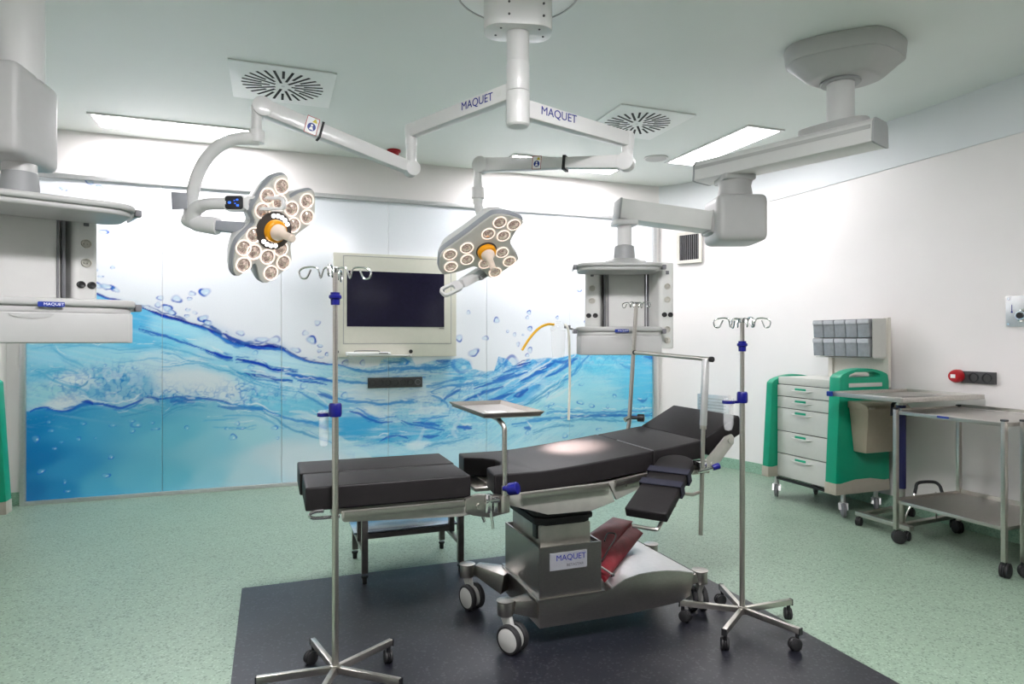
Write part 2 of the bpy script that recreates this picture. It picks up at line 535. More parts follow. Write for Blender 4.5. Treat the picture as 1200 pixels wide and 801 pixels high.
t = thing('fire_beacon', 'small red alarm beacon on the ceiling beside the left lamp elbow', 'alarm beacon', (1.06, 5.99, H))
a = MB(); a.cyl((0, 0, -.018), (0, 0, -.001), .062, n=24, bev=.003); a.build('base', M['red'], t)
a = MB(); a.lathe([(.048, -.018), (.046, -.040), (.034, -.055), (0, -.058)], n=24); a.build('lens', M['red'], t)
t = thing('ceiling_speaker', 'round grey loudspeaker grille flush in the ceiling', 'speaker', (3.47, 5.37, H))
a = MB(); a.cyl((0, 0, -.010), (0, 0, -.001), .115, n=32, bev=.003); a.build('ring', M['pend_light'], t)
a = MB(); a.cyl((0, 0, -.0125), (0, 0, -.008), .10, n=32); a.build('grille', M['pend'], t)

# ------------------------------------------------------------------ wall fittings on the right
# slatted vent on the rounded corner
cdir = Vector((4.49 - 4.28, 5.78 - 6.24, 0)).normalized()
def on_corner(px, py, z):
    return frame((px, py, z), cdir, (0, 0, 1))
vm = on_corner(4.355, 6.06, 2.375)
t = thing('wall_vent', 'black slatted air vent with pale frame high on the wall beside the mural', 'air vent', vm.translation)
off = vm.translation
a = MB(off); a.prism([[(-.15, -.175), (.15, -.175), (.15, .175), (-.15, .175)], [(-.12, -.14), (.12, -.14), (.12, .14), (-.12, .14)]], 0.004, .024, vm); a.build('frame', M['offwhite'], t)
a = MB(off); a.prism([(-.12, -.14), (.12, -.14), (.12, .14), (-.12, .14)], .002, .008, vm); a.build('backing', M['dark'], t)
a = MB(off)
for k in range(9):
    a.prism([(-.104 + k * .026 - .003, -.14), (-.104 + k * .026 + .003, -.14), (-.104 + k * .026 + .003, .14), (-.104 + k * .026 - .003, .14)], .008, .018, vm)
a.build('slats', M['foot_grey'], t)
# low steel plate behind the table
vm = on_corner(4.50, 5.72, 0.52); vm = frame((4.475, 5.80, 0.56), (0.27, -.95, 0), (0, 0, 1)); off = vm.translation
t = thing('exhaust_grille', 'grey metal grille low on the wall behind the raised head cushion', 'air vent', off)
a = MB(off); a.prism([(-.20, -.20), (.20, -.20), (.20, .20), (-.20, .20)], .004, .022, vm, bev=.004); a.build('frame', M['alu'], t)
a = MB(off)
for k in range(10):
    a.prism([(-.17, -.15 + k * .033), (.17, -.15 + k * .033), (.17, -.135 + k * .033), (-.17, -.135 + k * .033)], .020, .027, vm)
a.build('slats', M['pend'], t)

WX = 4.65
t = thing('wall_socket_strip', 'dark grey double socket strip with red plug on the right wall', 'socket', (WX, 3.12, 1.085))
a = MB(); a.box((-.010, 0, 0), (.02, .235, .085), bev=.003); a.build('socket_body', M['socket'], t)
for dy in (-.065, .025):
    a = MB(); a.lathe([(.034, 0), (.034, .004), (.027, .004), (.025, -.004), (0, -.004)], frame((-.021, dy, 0), (0, 1, 0), (0, 0, 1)) @ Matrix.Rotation(math.pi, 4, 'X')); a.build('socket', M['black'], t)
t2 = thing('red_wall_plug', 'round red power connector on the end of the dark socket strip', 'plug', (WX, 3.255, 1.09))
a = MB(); mt = Matrix.Translation((0, 0, 0)) @ Matrix.Rotation(-math.pi / 2, 4, 'Y')
a.lathe([(0, .001), (.042, .001), (.047, .012), (.047, .05), (.043, .062), (.036, .075), (0, .075)], mt); a.build('plug_body', M['red'], t2)
a = MB(); a.box((-.076, 0, 0), (.004, .034, .026), bev=.001); a.build('plug_tag', M['white'], t2)
t = thing('gas_outlet_plate', 'stainless wall plate with black knob at the right edge', 'wall plate', (WX, 2.83, 1.54))
a = MB(); a.box((-.006, 0, 0), (.012, .22, .205), bev=.003); a.build('plate', M['alu'], t)
a = MB()
for dy in (-.09, .09):
    for dz in (-.085, .085):
        a.cyl((-.010, dy, dz), (-.017, dy, dz), .009, n=6)
a.build('screws', M['chrome'], t)
a = MB(); a.lathe([(.042, 0), (.042, .012), (.032, .018), (.030, .035), (0, .035)], Matrix.Translation((-.011, 0, -.03)) @ Matrix.Rotation(-math.pi / 2, 4, 'Y')); k = a.build('knob_ring', M['chrome'], t)
a = MB(); a.cyl((-.045, 0, -.03), (-.054, 0, -.03), .020); a.build('knob', M['black'], t)
a = MB(); a.box((-.0125, .07, .02), (.002, .004, .05)); a.box((-.0125, .07, -.005), (.002, .011, .010)); a.build('arrow_mark', M['letter'], t)

# ------------------------------------------------------------------ the printed water mural (flat print on glass panels)
MX0, MX1, MZ0, MZ1, MY = -1.88, 4.06, 0.03, 2.69, 6.35
TOP = [(-1.847, 1.923), (-1.706, 1.914), (-1.555, 1.898), (-1.464, 1.773), (-1.377, 1.732), (-1.265, 1.691), (-1.125, 1.65), (-0.989, 1.601), (-0.891, 1.562), (-0.785, 1.529), (-0.684, 1.496), (-0.575, 1.464), (-0.478, 1.426), (-0.38, 1.358), (-0.267, 1.304), (-0.145, 1.29), (-0.014, 1.283), (0.089, 1.271), (0.178, 1.215), (0.299, 1.159), (0.429, 1.133), (0.554, 1.118), (0.712, 1.089), (0.84, 1.079), (0.979, 1.102), (1.003, 1.159), (1.069, 1.175), (1.296, 1.173), (1.338, 1.097), (1.45, 1.129), (1.554, 1.145), (1.66, 1.152), (1.722, 1.152), (1.811, 1.168), (1.893, 1.133), (1.929, 1.054), (2.048, 1.025), (2.159, 1.032), (2.206, 1.173), (2.3, 1.155), (2.366, 1.091), (2.452, 1.081), (2.529, 1.143), (2.764, 1.159), (2.844, 1.149), (2.995, 1.184), (3.251, 1.219), (4.062, 1.253)]
SAMPLES = [(-1.464, 1.694, 95, 180, 225), (-1.151, 1.518, 80, 172, 225), (-0.825, 1.425, 150, 212, 238), (-0.724, 1.5, 165, 225, 242), (-0.485, 1.297, 195, 232, 240), (-0.131, 1.21, 200, 232, 240), (0.239, 1.096, 192, 228, 235), (0.546, 1.035, 185, 225, 232), (-1.054, 1.335, 100, 188, 230), (-0.825, 1.335, 120, 200, 232), (-0.657, 1.199, 130, 205, 232), (-0.45, 1.121, 150, 210, 230), (-0.203, 1.102, 170, 218, 232), (-1.706, 1.83, 150, 205, 235), (-1.706, 1.618, 120, 195, 230), (-1.706, 1.406, 120, 195, 228), (-1.706, 1.265, 140, 205, 225), (-1.464, 1.228, 150, 210, 228), (-1.151, 1.204, 160, 215, 230), (-0.891, 1.187, 190, 225, 235), (-0.622, 1.184, 200, 228, 235), (-1.765, 1.055, 120, 190, 220), (-1.694, 1.11, 130, 195, 220), (-1.586, 1.009, 215, 228, 230), (-1.494, 1.014, 210, 226, 228), (-1.34, 1.047, 110, 175, 210), (-1.151, 1.007, 120, 180, 215), (-1.022, 1.151, 200, 226, 232), (-0.825, 1.037, 218, 226, 228), (-0.554, 0.994, 222, 228, 230), (-0.401, 0.914, 215, 225, 228), (-0.825, 1.126, 205, 226, 232), (-1.794, 0.88, 160, 210, 220), (-1.646, 0.812, 220, 222, 220), (-1.555, 0.795, 215, 218, 218), (-1.706, 0.941, 165, 212, 218), (-1.402, 0.904, 125, 180, 210), (-1.151, 0.86, 130, 185, 212), (-0.989, 0.819, 200, 215, 222), (-0.924, 0.876, 120, 175, 212), (-0.758, 0.901, 130, 185, 215), (-0.058, 0.827, 125, 195, 218), (0.239, 0.738, 120, 192, 216), (0.468, 0.626, 105, 180, 212), (-0.131, 1.0, 185, 224, 234), (0.163, 0.923, 190, 225, 233), (0.468, 0.851, 190, 222, 230), (0.624, 0.968, 188, 222, 228), (0.946, 0.904, 205, 225, 228), (1.279, 0.996, 192, 220, 228), (1.625, 0.947, 178, 215, 230), (0.624, 0.782, 165, 208, 222), (0.946, 0.804, 208, 222, 222), (1.364, 0.792, 205, 220, 224), (0.624, 0.619, 85, 165, 208), (0.864, 0.576, 92, 168, 208), (0.97, 0.655, 200, 220, 222), (1.279, 0.618, 150, 200, 220), (0.704, 0.461, 72, 152, 192), (1.028, 0.403, 78, 158, 198), (1.321, 0.447, 85, 165, 205), (0.704, 0.314, 170, 206, 215), (0.946, 0.259, 150, 198, 212), (1.194, 0.286, 140, 195, 212), (1.537, 0.377, 110, 185, 215), (1.45, 0.228, 170, 205, 215), (1.802, 0.467, 150, 205, 220), (1.713, 0.643, 125, 192, 220), (1.625, 0.218, 185, 212, 218), (1.802, 0.986, 120, 190, 225), (1.984, 0.895, 150, 205, 230), (2.281, 0.977, 140, 198, 230), (2.548, 0.972, 120, 185, 225), (2.075, 0.718, 130, 190, 225), (2.356, 0.726, 95, 168, 220), (2.548, 0.81, 90, 160, 218), (2.744, 1.041, 95, 165, 222), (2.964, 0.964, 140, 208, 230), (2.844, 0.765, 185, 228, 235), (2.646, 0.626, 170, 222, 230), (3.148, 0.914, 155, 217, 235), (3.356, 1.05, 115, 203, 235), (3.356, 0.769, 165, 225, 238), (3.676, 0.95, 125, 207, 235), (3.895, 0.946, 95, 190, 230), (4.006, 0.751, 85, 185, 230), (4.029, 1.137, 80, 178, 228), (3.148, 0.59, 165, 220, 232), (3.568, 0.574, 140, 212, 235), (3.951, 0.511, 110, 200, 232), (2.548, 0.504, 165, 214, 228), (2.944, 0.395, 170, 217, 228), (3.356, 0.376, 170, 217, 230), (3.785, 0.326, 140, 208, 230), (2.744, 0.259, 182, 217, 225), (2.168, 0.362, 165, 212, 225), (1.984, 0.196, 190, 215, 220), (2.356, -0.094, 190, 215, 220), (1.028, -0.161, 200, 215, 217), (3.356, 0.02, 180, 215, 225)]
DEEP = [(-1.824, 0.636, 28, 108, 165), (-1.824, 0.356, 22, 98, 155), (-1.824, 0.111, 25, 95, 150), (-1.586, 0.625, 55, 135, 182), (-1.586, 0.27, 50, 130, 178), (-1.646, 0.097, 35, 115, 165), (-1.34, 0.614, 75, 152, 190), (-1.34, 0.108, 78, 158, 192), (-1.086, 0.638, 88, 165, 195), (-1.086, 0.162, 98, 172, 195), (-0.825, 0.515, 108, 182, 202), (-0.825, 0.142, 108, 182, 200), (-0.485, 0.421, 138, 195, 208), (-0.485, 0.117, 145, 198, 210), (-0.203, 0.483, 165, 208, 212), (-0.203, 0.096, 182, 212, 215), (0.089, 0.311, 202, 215, 217), (0.468, 0.167, 208, 217, 218), (0.089, 0.547, 165, 205, 215), (0.468, 0.368, 180, 212, 218)]
LOWER = [(-1.847, 0.763), (-1.789, 0.789), (-1.723, 0.786), (-1.664, 0.76), (-1.598, 0.761), (-1.525, 0.786), (-1.451, 0.816), (-1.377, 0.813), (-1.296, 0.793), (-1.208, 0.775), (-1.125, 0.794), (-1.067, 0.821), (-1.002, 0.849), (-0.878, 0.837), (-0.731, 0.844), (-0.575, 0.824), (-0.422, 0.8), (-0.331, 0.759), (-0.181, 0.726), (-0.058, 0.702), (0.037, 0.659), (0.148, 0.615), (0.276, 0.578), (0.391, 0.549), (0.491, 0.504), (0.624, 0.424), (0.864, 0.264), (1.111, -0.001)]
STROKES = [
  ((28, 60, 165), 0.0080, 0.95, [(-1.476, 1.88), (-1.433, 1.773), (-1.377, 1.732), (-1.265, 1.691), (-1.125, 1.65), (-0.989, 1.601)]),
  ((22, 38, 150), 0.0113, 1.00, [(-0.989, 1.601), (-0.891, 1.562), (-0.785, 1.529), (-0.684, 1.496), (-0.575, 1.464), (-0.478, 1.426)]),
  ((22, 38, 150), 0.0211, 1.00, [(-0.52, 1.441), (-0.443, 1.396), (-0.359, 1.342), (-0.267, 1.304), (-0.189, 1.288)]),
  ((28, 60, 165), 0.0155, 0.95, [(-0.401, 1.404), (-0.31, 1.35), (-0.217, 1.307), (-0.131, 1.296)]),
  ((22, 38, 150), 0.0164, 1.00, [(-0.217, 1.292), (-0.145, 1.286), (-0.014, 1.28), (0.074, 1.271), (0.126, 1.247)]),
  ((28, 60, 165), 0.0112, 0.90, [(0.089, 1.271), (0.178, 1.215), (0.299, 1.159), (0.429, 1.133), (0.554, 1.118)]),
  ((45, 110, 190), 0.0125, 0.80, [(0.554, 1.115), (0.712, 1.077), (0.84, 1.05), (0.979, 1.044), (1.161, 1.069), (1.338, 1.071), (1.554, 1.068), (1.722, 1.1)]),
  ((28, 60, 165), 0.0075, 0.90, [(-1.067, 1.445), (-0.983, 1.416), (-0.891, 1.39), (-0.778, 1.343), (-0.657, 1.297), (-0.547, 1.259)]),
  ((22, 38, 150), 0.0138, 1.00, [(-0.547, 1.259), (-0.443, 1.217), (-0.387, 1.197), (-0.331, 1.189)]),
  ((22, 38, 150), 0.0117, 1.00, [(-0.296, 1.169), (-0.217, 1.164), (-0.145, 1.14), (-0.066, 1.119), (0.022, 1.075), (0.156, 1.061), (0.231, 1.048)]),
  ((22, 38, 150), 0.0117, 0.95, [(-0.281, 1.061), (-0.167, 1.032), (-0.044, 1.009), (0.059, 0.981), (0.178, 0.97)]),
  ((28, 60, 165), 0.0136, 0.95, [(0.126, 1.034), (0.246, 1.008), (0.422, 0.981), (0.554, 0.962)]),
  ((28, 60, 165), 0.0072, 0.90, [(0.231, 0.969), (0.353, 0.95), (0.484, 0.931)]),
  ((28, 60, 165), 0.0129, 0.85, [(0.406, 0.845), (0.484, 0.826), (0.562, 0.792)]),
  ((80, 160, 200), 0.0045, 0.70, [(-0.957, 1.306), (-0.825, 1.275), (-0.724, 1.252), (-0.588, 1.199), (-0.485, 1.167)]),
  ((80, 160, 200), 0.0041, 0.70, [(-0.891, 1.246), (-0.791, 1.223), (-0.69, 1.17), (-0.588, 1.153)]),
  ((80, 160, 200), 0.0054, 0.70, [(-0.891, 1.112), (-0.771, 1.118), (-0.629, 1.146), (-0.471, 1.099), (-0.345, 1.058), (-0.246, 1.003), (-0.16, 0.954), (-0.007, 0.912), (0.134, 0.876), (0.276, 0.864)]),
  ((45, 110, 190), 0.0080, 0.70, [(0.239, 0.873), (0.314, 0.824), (0.391, 0.781), (0.491, 0.713), (0.577, 0.654)]),
  ((80, 160, 200), 0.0054, 0.70, [(-0.345, 1.097), (-0.239, 1.049), (-0.131, 0.977), (0.015, 0.934), (0.201, 0.89)]),
  ((28, 60, 165), 0.0100, 0.95, [(-1.847, 0.763), (-1.789, 0.789), (-1.723, 0.786), (-1.664, 0.76), (-1.598, 0.761), (-1.525, 0.786), (-1.451, 0.816), (-1.377, 0.813), (-1.296, 0.793), (-1.208, 0.775), (-1.125, 0.794), (-1.067, 0.821), (-1.002, 0.856)]),
  ((22, 38, 150), 0.0115, 0.95, [(-1.482, 0.835), (-1.439, 0.833), (-1.408, 0.811)]),
  ((22, 38, 150), 0.0111, 0.85, [(-1.002, 0.856), (-0.943, 0.847), (-0.917, 0.816)]),
  ((28, 60, 165), 0.0083, 0.85, [(-0.937, 0.843), (-0.878, 0.837), (-0.731, 0.848), (-0.575, 0.828), (-0.422, 0.808), (-0.331, 0.766)]),
  ((28, 60, 165), 0.0128, 0.70, [(-0.825, 0.806), (-0.717, 0.817), (-0.636, 0.807)]),
  ((28, 60, 165), 0.0124, 0.70, [(-0.45, 0.763), (-0.331, 0.735), (-0.181, 0.73), (-0.058, 0.71)]),
  ((45, 110, 190), 0.0087, 0.80, [(-0.331, 0.766), (-0.181, 0.73), (-0.058, 0.71), (0.037, 0.662), (0.148, 0.623), (0.276, 0.586), (0.391, 0.565), (0.491, 0.512)]),
  ((50, 120, 170), 0.0072, 0.70, [(-0.058, 0.679), (0.052, 0.619), (0.126, 0.545), (0.276, 0.482), (0.414, 0.423), (0.546, 0.372)]),
  ((80, 160, 200), 0.0062, 0.60, [(-0.401, 0.669), (-0.239, 0.67), (-0.095, 0.649), (0.015, 0.582), (0.104, 0.53)]),
  ((80, 160, 200), 0.0054, 0.60, [(-0.485, 0.574), (-0.31, 0.558), (-0.131, 0.565)]),
  ((80, 160, 200), 0.0046, 0.50, [(-0.554, 0.638), (-0.401, 0.639), (-0.274, 0.649)]),
  ((50, 120, 170), 0.0072, 0.60, [(-1.706, 0.751), (-1.586, 0.725), (-1.464, 0.763), (-1.34, 0.772)]),
  ((50, 120, 170), 0.0059, 0.50, [(-1.214, 0.695), (-1.086, 0.719), (-0.957, 0.744)]),
  ((50, 120, 170), 0.0060, 0.50, [(-0.891, 0.689), (-0.791, 0.752), (-0.657, 0.778), (-0.554, 0.759)]),
  ((80, 160, 200), 0.0064, 0.70, [(-1.847, 1.112), (-1.765, 1.076), (-1.694, 1.018), (-1.598, 0.974), (-1.513, 0.95), (-1.445, 0.905)]),
  ((80, 160, 200), 0.0064, 0.70, [(-1.847, 1.057), (-1.735, 1.083), (-1.616, 1.102), (-1.513, 1.079)]),
  ((50, 120, 170), 0.0057, 0.70, [(-1.525, 0.95), (-1.464, 0.978), (-1.433, 1.02)]),
  ((80, 160, 200), 0.0057, 0.60, [(-1.706, 1.279), (-1.616, 1.208), (-1.537, 1.165), (-1.482, 1.121)]),
  ((80, 160, 200), 0.0058, 0.60, [(-1.847, 1.28), (-1.735, 1.301), (-1.616, 1.307), (-1.402, 1.3), (-1.214, 1.27), (-1.054, 1.276), (-0.858, 1.29)]),
  ((80, 160, 200), 0.0044, 0.50, [(-1.214, 1.161), (-1.054, 1.174), (-0.924, 1.187), (-0.758, 1.155)]),
  ((45, 110, 190), 0.0106, 0.80, [(0.554, 0.978), (0.664, 0.951), (0.784, 0.94), (0.881, 0.93)]),
  ((45, 110, 190), 0.0100, 0.80, [(0.593, 0.791), (0.704, 0.763), (0.864, 0.749), (1.003, 0.728), (1.153, 0.74), (1.321, 0.742)]),
  ((28, 60, 165), 0.0099, 0.90, [(0.704, 0.665), (0.8, 0.637), (0.889, 0.584), (0.97, 0.555), (1.111, 0.549)]),
  ((45, 110, 190), 0.0083, 0.80, [(0.768, 0.695), (0.848, 0.651), (0.929, 0.598), (1.028, 0.594), (1.144, 0.606)]),
  ((28, 60, 165), 0.0075, 0.85, [(0.987, 0.372), (1.069, 0.401), (1.169, 0.413), (1.262, 0.383)]),
  ((28, 60, 165), 0.0093, 0.80, [(1.194, 0.562), (1.279, 0.525), (1.381, 0.503), (1.493, 0.473), (1.625, 0.449)]),
  ((28, 60, 165), 0.0102, 0.80, [(1.313, 0.54), (1.45, 0.517), (1.581, 0.494)]),
  ((22, 38, 150), 0.0111, 0.80, [(1.407, 0.392), (1.493, 0.383), (1.581, 0.392)]),
  ((22, 38, 150), 0.0148, 0.85, [(1.767, 0.477), (1.847, 0.456), (1.92, 0.444)]),
  ((45, 110, 190), 0.0085, 0.70, [(1.364, 0.563), (1.537, 0.573), (1.669, 0.585)]),
  ((45, 110, 190), 0.0095, 0.70, [(1.45, 0.891), (1.581, 0.905), (1.713, 0.945), (1.847, 0.968)]),
  ((45, 110, 190), 0.0095, 0.70, [(1.493, 0.839), (1.669, 0.886), (1.847, 0.899), (1.984, 0.913)]),
  ((28, 60, 165), 0.0103, 0.80, [(1.598, 0.733), (1.713, 0.807), (1.802, 0.856)]),
  ((45, 110, 190), 0.0103, 0.70, [(1.493, 0.805), (1.607, 0.75), (1.669, 0.688)]),
  ((45, 110, 190), 0.0084, 0.70, [(1.069, 1.134), (1.178, 1.124), (1.279, 1.131), (1.194, 1.157)]),
  ((28, 60, 165), 0.0129, 0.70, [(1.554, 1.136), (1.625, 1.127), (1.695, 1.143)]),
  ((50, 120, 170), 0.0078, 0.60, [(1.424, 0.272), (1.554, 0.308), (1.713, 0.325), (1.893, 0.35)]),
  ((28, 60, 165), 0.0114, 0.85, [(1.802, 0.709), (1.947, 0.774), (2.094, 0.822), (2.262, 0.871)]),
  ((28, 60, 165), 0.0107, 0.85, [(1.938, 0.853), (2.122, 0.901), (2.356, 0.967), (2.529, 1.008)]),
  ((22, 38, 150), 0.0133, 0.85, [(2.094, 0.717), (2.243, 0.756), (2.376, 0.797)]),
  ((22, 38, 150), 0.0246, 0.90, [(2.385, 0.761), (2.452, 0.786), (2.529, 0.829)]),
  ((22, 38, 150), 0.0136, 0.85, [(2.607, 0.998), (2.744, 1.059), (2.844, 1.112)]),
  ((28, 60, 165), 0.0138, 0.85, [(2.744, 0.959), (2.894, 1.02), (3.025, 1.101), (3.107, 1.146)]),
  ((28, 60, 165), 0.0117, 0.80, [(2.452, 0.92), (2.587, 0.971), (2.744, 1.023)]),
  ((28, 60, 165), 0.0116, 0.80, [(2.262, 1.004), (2.395, 1.046), (2.529, 1.08)]),
  ((22, 38, 150), 0.0108, 0.85, [(2.356, 1.065), (2.471, 1.09), (2.568, 1.116)]),
  ((28, 60, 165), 0.0110, 0.80, [(2.824, 1.131), (2.944, 1.111), (3.025, 1.156)]),
  ((28, 60, 165), 0.0115, 0.80, [(2.15, 0.927), (2.281, 0.968), (2.385, 1.002)]),
  ((45, 110, 190), 0.0124, 0.70, [(1.984, 0.633), (2.168, 0.697), (2.356, 0.708)]),
  ((50, 120, 170), 0.0082, 0.70, [(2.452, 0.634), (2.626, 0.736), (2.824, 0.857), (2.985, 0.936)]),
  ((50, 120, 170), 0.0082, 0.60, [(2.376, 0.654), (2.568, 0.683), (2.744, 0.759), (2.944, 0.882)]),
  ((45, 110, 190), 0.0093, 0.70, [(2.944, 0.9), (3.066, 0.99), (3.168, 1.109), (3.251, 1.173)]),
  ((45, 110, 190), 0.0114, 0.60, [(3.633, 1.075), (3.73, 1.045), (3.807, 1.024)]),
  ((28, 60, 165), 0.0145, 0.70, [(3.951, 1.157), (4.029, 1.147), (4.074, 1.156)]),
  ((45, 110, 190), 0.0119, 0.75, [(2.356, 0.468), (2.597, 0.493), (2.824, 0.51), (3.025, 0.511)]),
  ((28, 60, 165), 0.0132, 0.80, [(2.985, 0.513), (3.251, 0.52), (3.515, 0.519), (3.73, 0.501), (4.062, 0.487)]),
  ((45, 110, 190), 0.0084, 0.70, [(2.744, 0.568), (2.894, 0.581), (3.356, 0.554), (3.73, 0.549), (4.062, 0.536)]),
  ((50, 120, 170), 0.0076, 0.60, [(2.944, 0.478), (3.251, 0.483), (3.568, 0.451), (4.006, 0.422)]),
  ((50, 120, 170), 0.0073, 0.60, [(2.597, 0.367), (2.794, 0.421), (3.066, 0.426)]),
  ((28, 60, 165), 0.0135, 0.80, [(2.49, 0.435), (2.539, 0.423), (2.568, 0.413)]),
  ((28, 60, 165), 0.0096, 0.70, [(3.862, 0.678), (3.928, 0.657), (3.984, 0.674)]),
  ((225, 235, 238), 0.0164, 0.60, [(0.585, 0.88), (0.784, 0.858), (0.946, 0.871)]),
  ((225, 235, 238), 0.0209, 0.55, [(0.624, 0.83), (0.864, 0.807), (1.153, 0.807), (1.45, 0.806)]),
  ((225, 235, 238), 0.0165, 0.60, [(0.889, 0.674), (0.962, 0.622), (1.044, 0.602)]),
  ((225, 235, 238), 0.0212, 0.55, [(1.279, 0.626), (1.45, 0.645), (1.669, 0.654)]),
  ((225, 235, 238), 0.0172, 0.30, [(1.829, 0.622), (1.784, 0.537), (1.722, 0.427), (1.767, 0.365)]),
  ((225, 235, 238), 0.0169, 0.25, [(1.424, 0.468), (1.39, 0.384), (1.347, 0.319)]),
  ((225, 235, 238), 0.0118, 0.50, [(-0.131, 1.055), (0.015, 1.021), (0.163, 1.01)]),
  ((225, 235, 238), 0.0120, 0.50, [(0.163, 0.686), (0.314, 0.664), (0.453, 0.594)]),
  ((225, 235, 238), 0.0110, 0.30, [(1.984, 0.791), (2.029, 0.719), (2.057, 0.648)]),
  ((225, 235, 238), 0.0222, 0.40, [(-1.022, 0.834), (-0.957, 0.818)]),
  ((225, 235, 238), 0.0137, 0.50, [(2.744, 0.696), (2.894, 0.764), (3.066, 0.87)]),
]
BLOBS = [(-0.636, 0.98, 0.342, 0.128, 0.85, (232, 238, 240)), (-0.45, 0.9, 0.181, 0.092, 0.7, (228, 236, 238)), (-1.555, 1.008, 0.138, 0.057, 0.8, (226, 236, 238)), (-1.634, 0.819, 0.153, 0.035, 0.8, (232, 236, 236)), (-1.086, 0.822, 0.111, 0.022, 0.6, (225, 235, 238)), (-0.758, 1.155, 0.243, 0.037, 0.5, (215, 234, 240)), (-1.706, 1.195, 0.198, 0.071, 0.5, (160, 215, 238)), (0.089, 1.193, 0.255, 0.047, 0.5, (210, 238, 244)), (-0.345, 1.258, 0.182, 0.046, 0.5, (195, 234, 244)), (-0.724, 1.44, 0.194, 0.053, 0.4, (180, 228, 244)), (0.163, 0.923, 0.256, 0.032, 0.5, (205, 234, 240)), (0.239, 0.746, 0.257, 0.056, 0.5, (125, 200, 226)), (0.353, 0.63, 0.19, 0.032, 0.6, (220, 236, 238)), (0.507, 0.487, 0.174, 0.032, 0.5, (205, 230, 236)), (0.314, 0.217, 0.388, 0.207, 0.7, (222, 230, 232)), (-0.131, 0.168, 0.218, 0.187, 0.4, (195, 220, 226)), (1.153, 0.899, 0.497, 0.042, 0.7, (222, 236, 238)), (0.946, 0.804, 0.464, 0.05, 0.7, (220, 234, 236)), (0.864, 0.659, 0.124, 0.049, 0.8, (228, 238, 238)), (1.493, 0.635, 0.202, 0.034, 0.6, (212, 234, 238)), (0.664, 0.886, 0.123, 0.033, 0.6, (215, 234, 238)), (0.768, 0.54, 0.23, 0.106, 0.8, (66, 150, 202)), (1.194, 0.462, 0.235, 0.059, 0.7, (74, 158, 206)), (0.704, 0.453, 0.141, 0.065, 0.6, (62, 146, 198)), (0.987, 0.273, 0.358, 0.066, 0.6, (195, 222, 230)), (1.45, 0.381, 0.202, 0.059, 0.5, (110, 188, 222)), (1.758, 0.253, 0.243, 0.104, 0.5, (190, 222, 230)), (1.364, 0.318, 0.128, 0.051, 0.7, (228, 238, 240)), (2.894, 0.746, 0.356, 0.092, 0.75, (196, 236, 243)), (3.251, 0.604, 0.554, 0.112, 0.6, (172, 224, 240)), (3.251, 0.819, 0.302, 0.131, 0.5, (165, 222, 242)), (2.215, 0.952, 0.153, 0.062, 0.5, (170, 214, 238)), (2.029, 0.807, 0.151, 0.053, 0.5, (178, 220, 238)), (1.847, 0.795, 0.094, 0.043, 0.4, (190, 225, 240)), (2.646, 0.907, 0.117, 0.036, 0.5, (180, 222, 240)), (3.851, 0.899, 0.228, 0.288, 0.5, (92, 188, 232)), (2.744, 0.405, 0.393, 0.055, 0.5, (190, 226, 236)), (3.356, 0.366, 0.506, 0.056, 0.4, (175, 222, 236))]
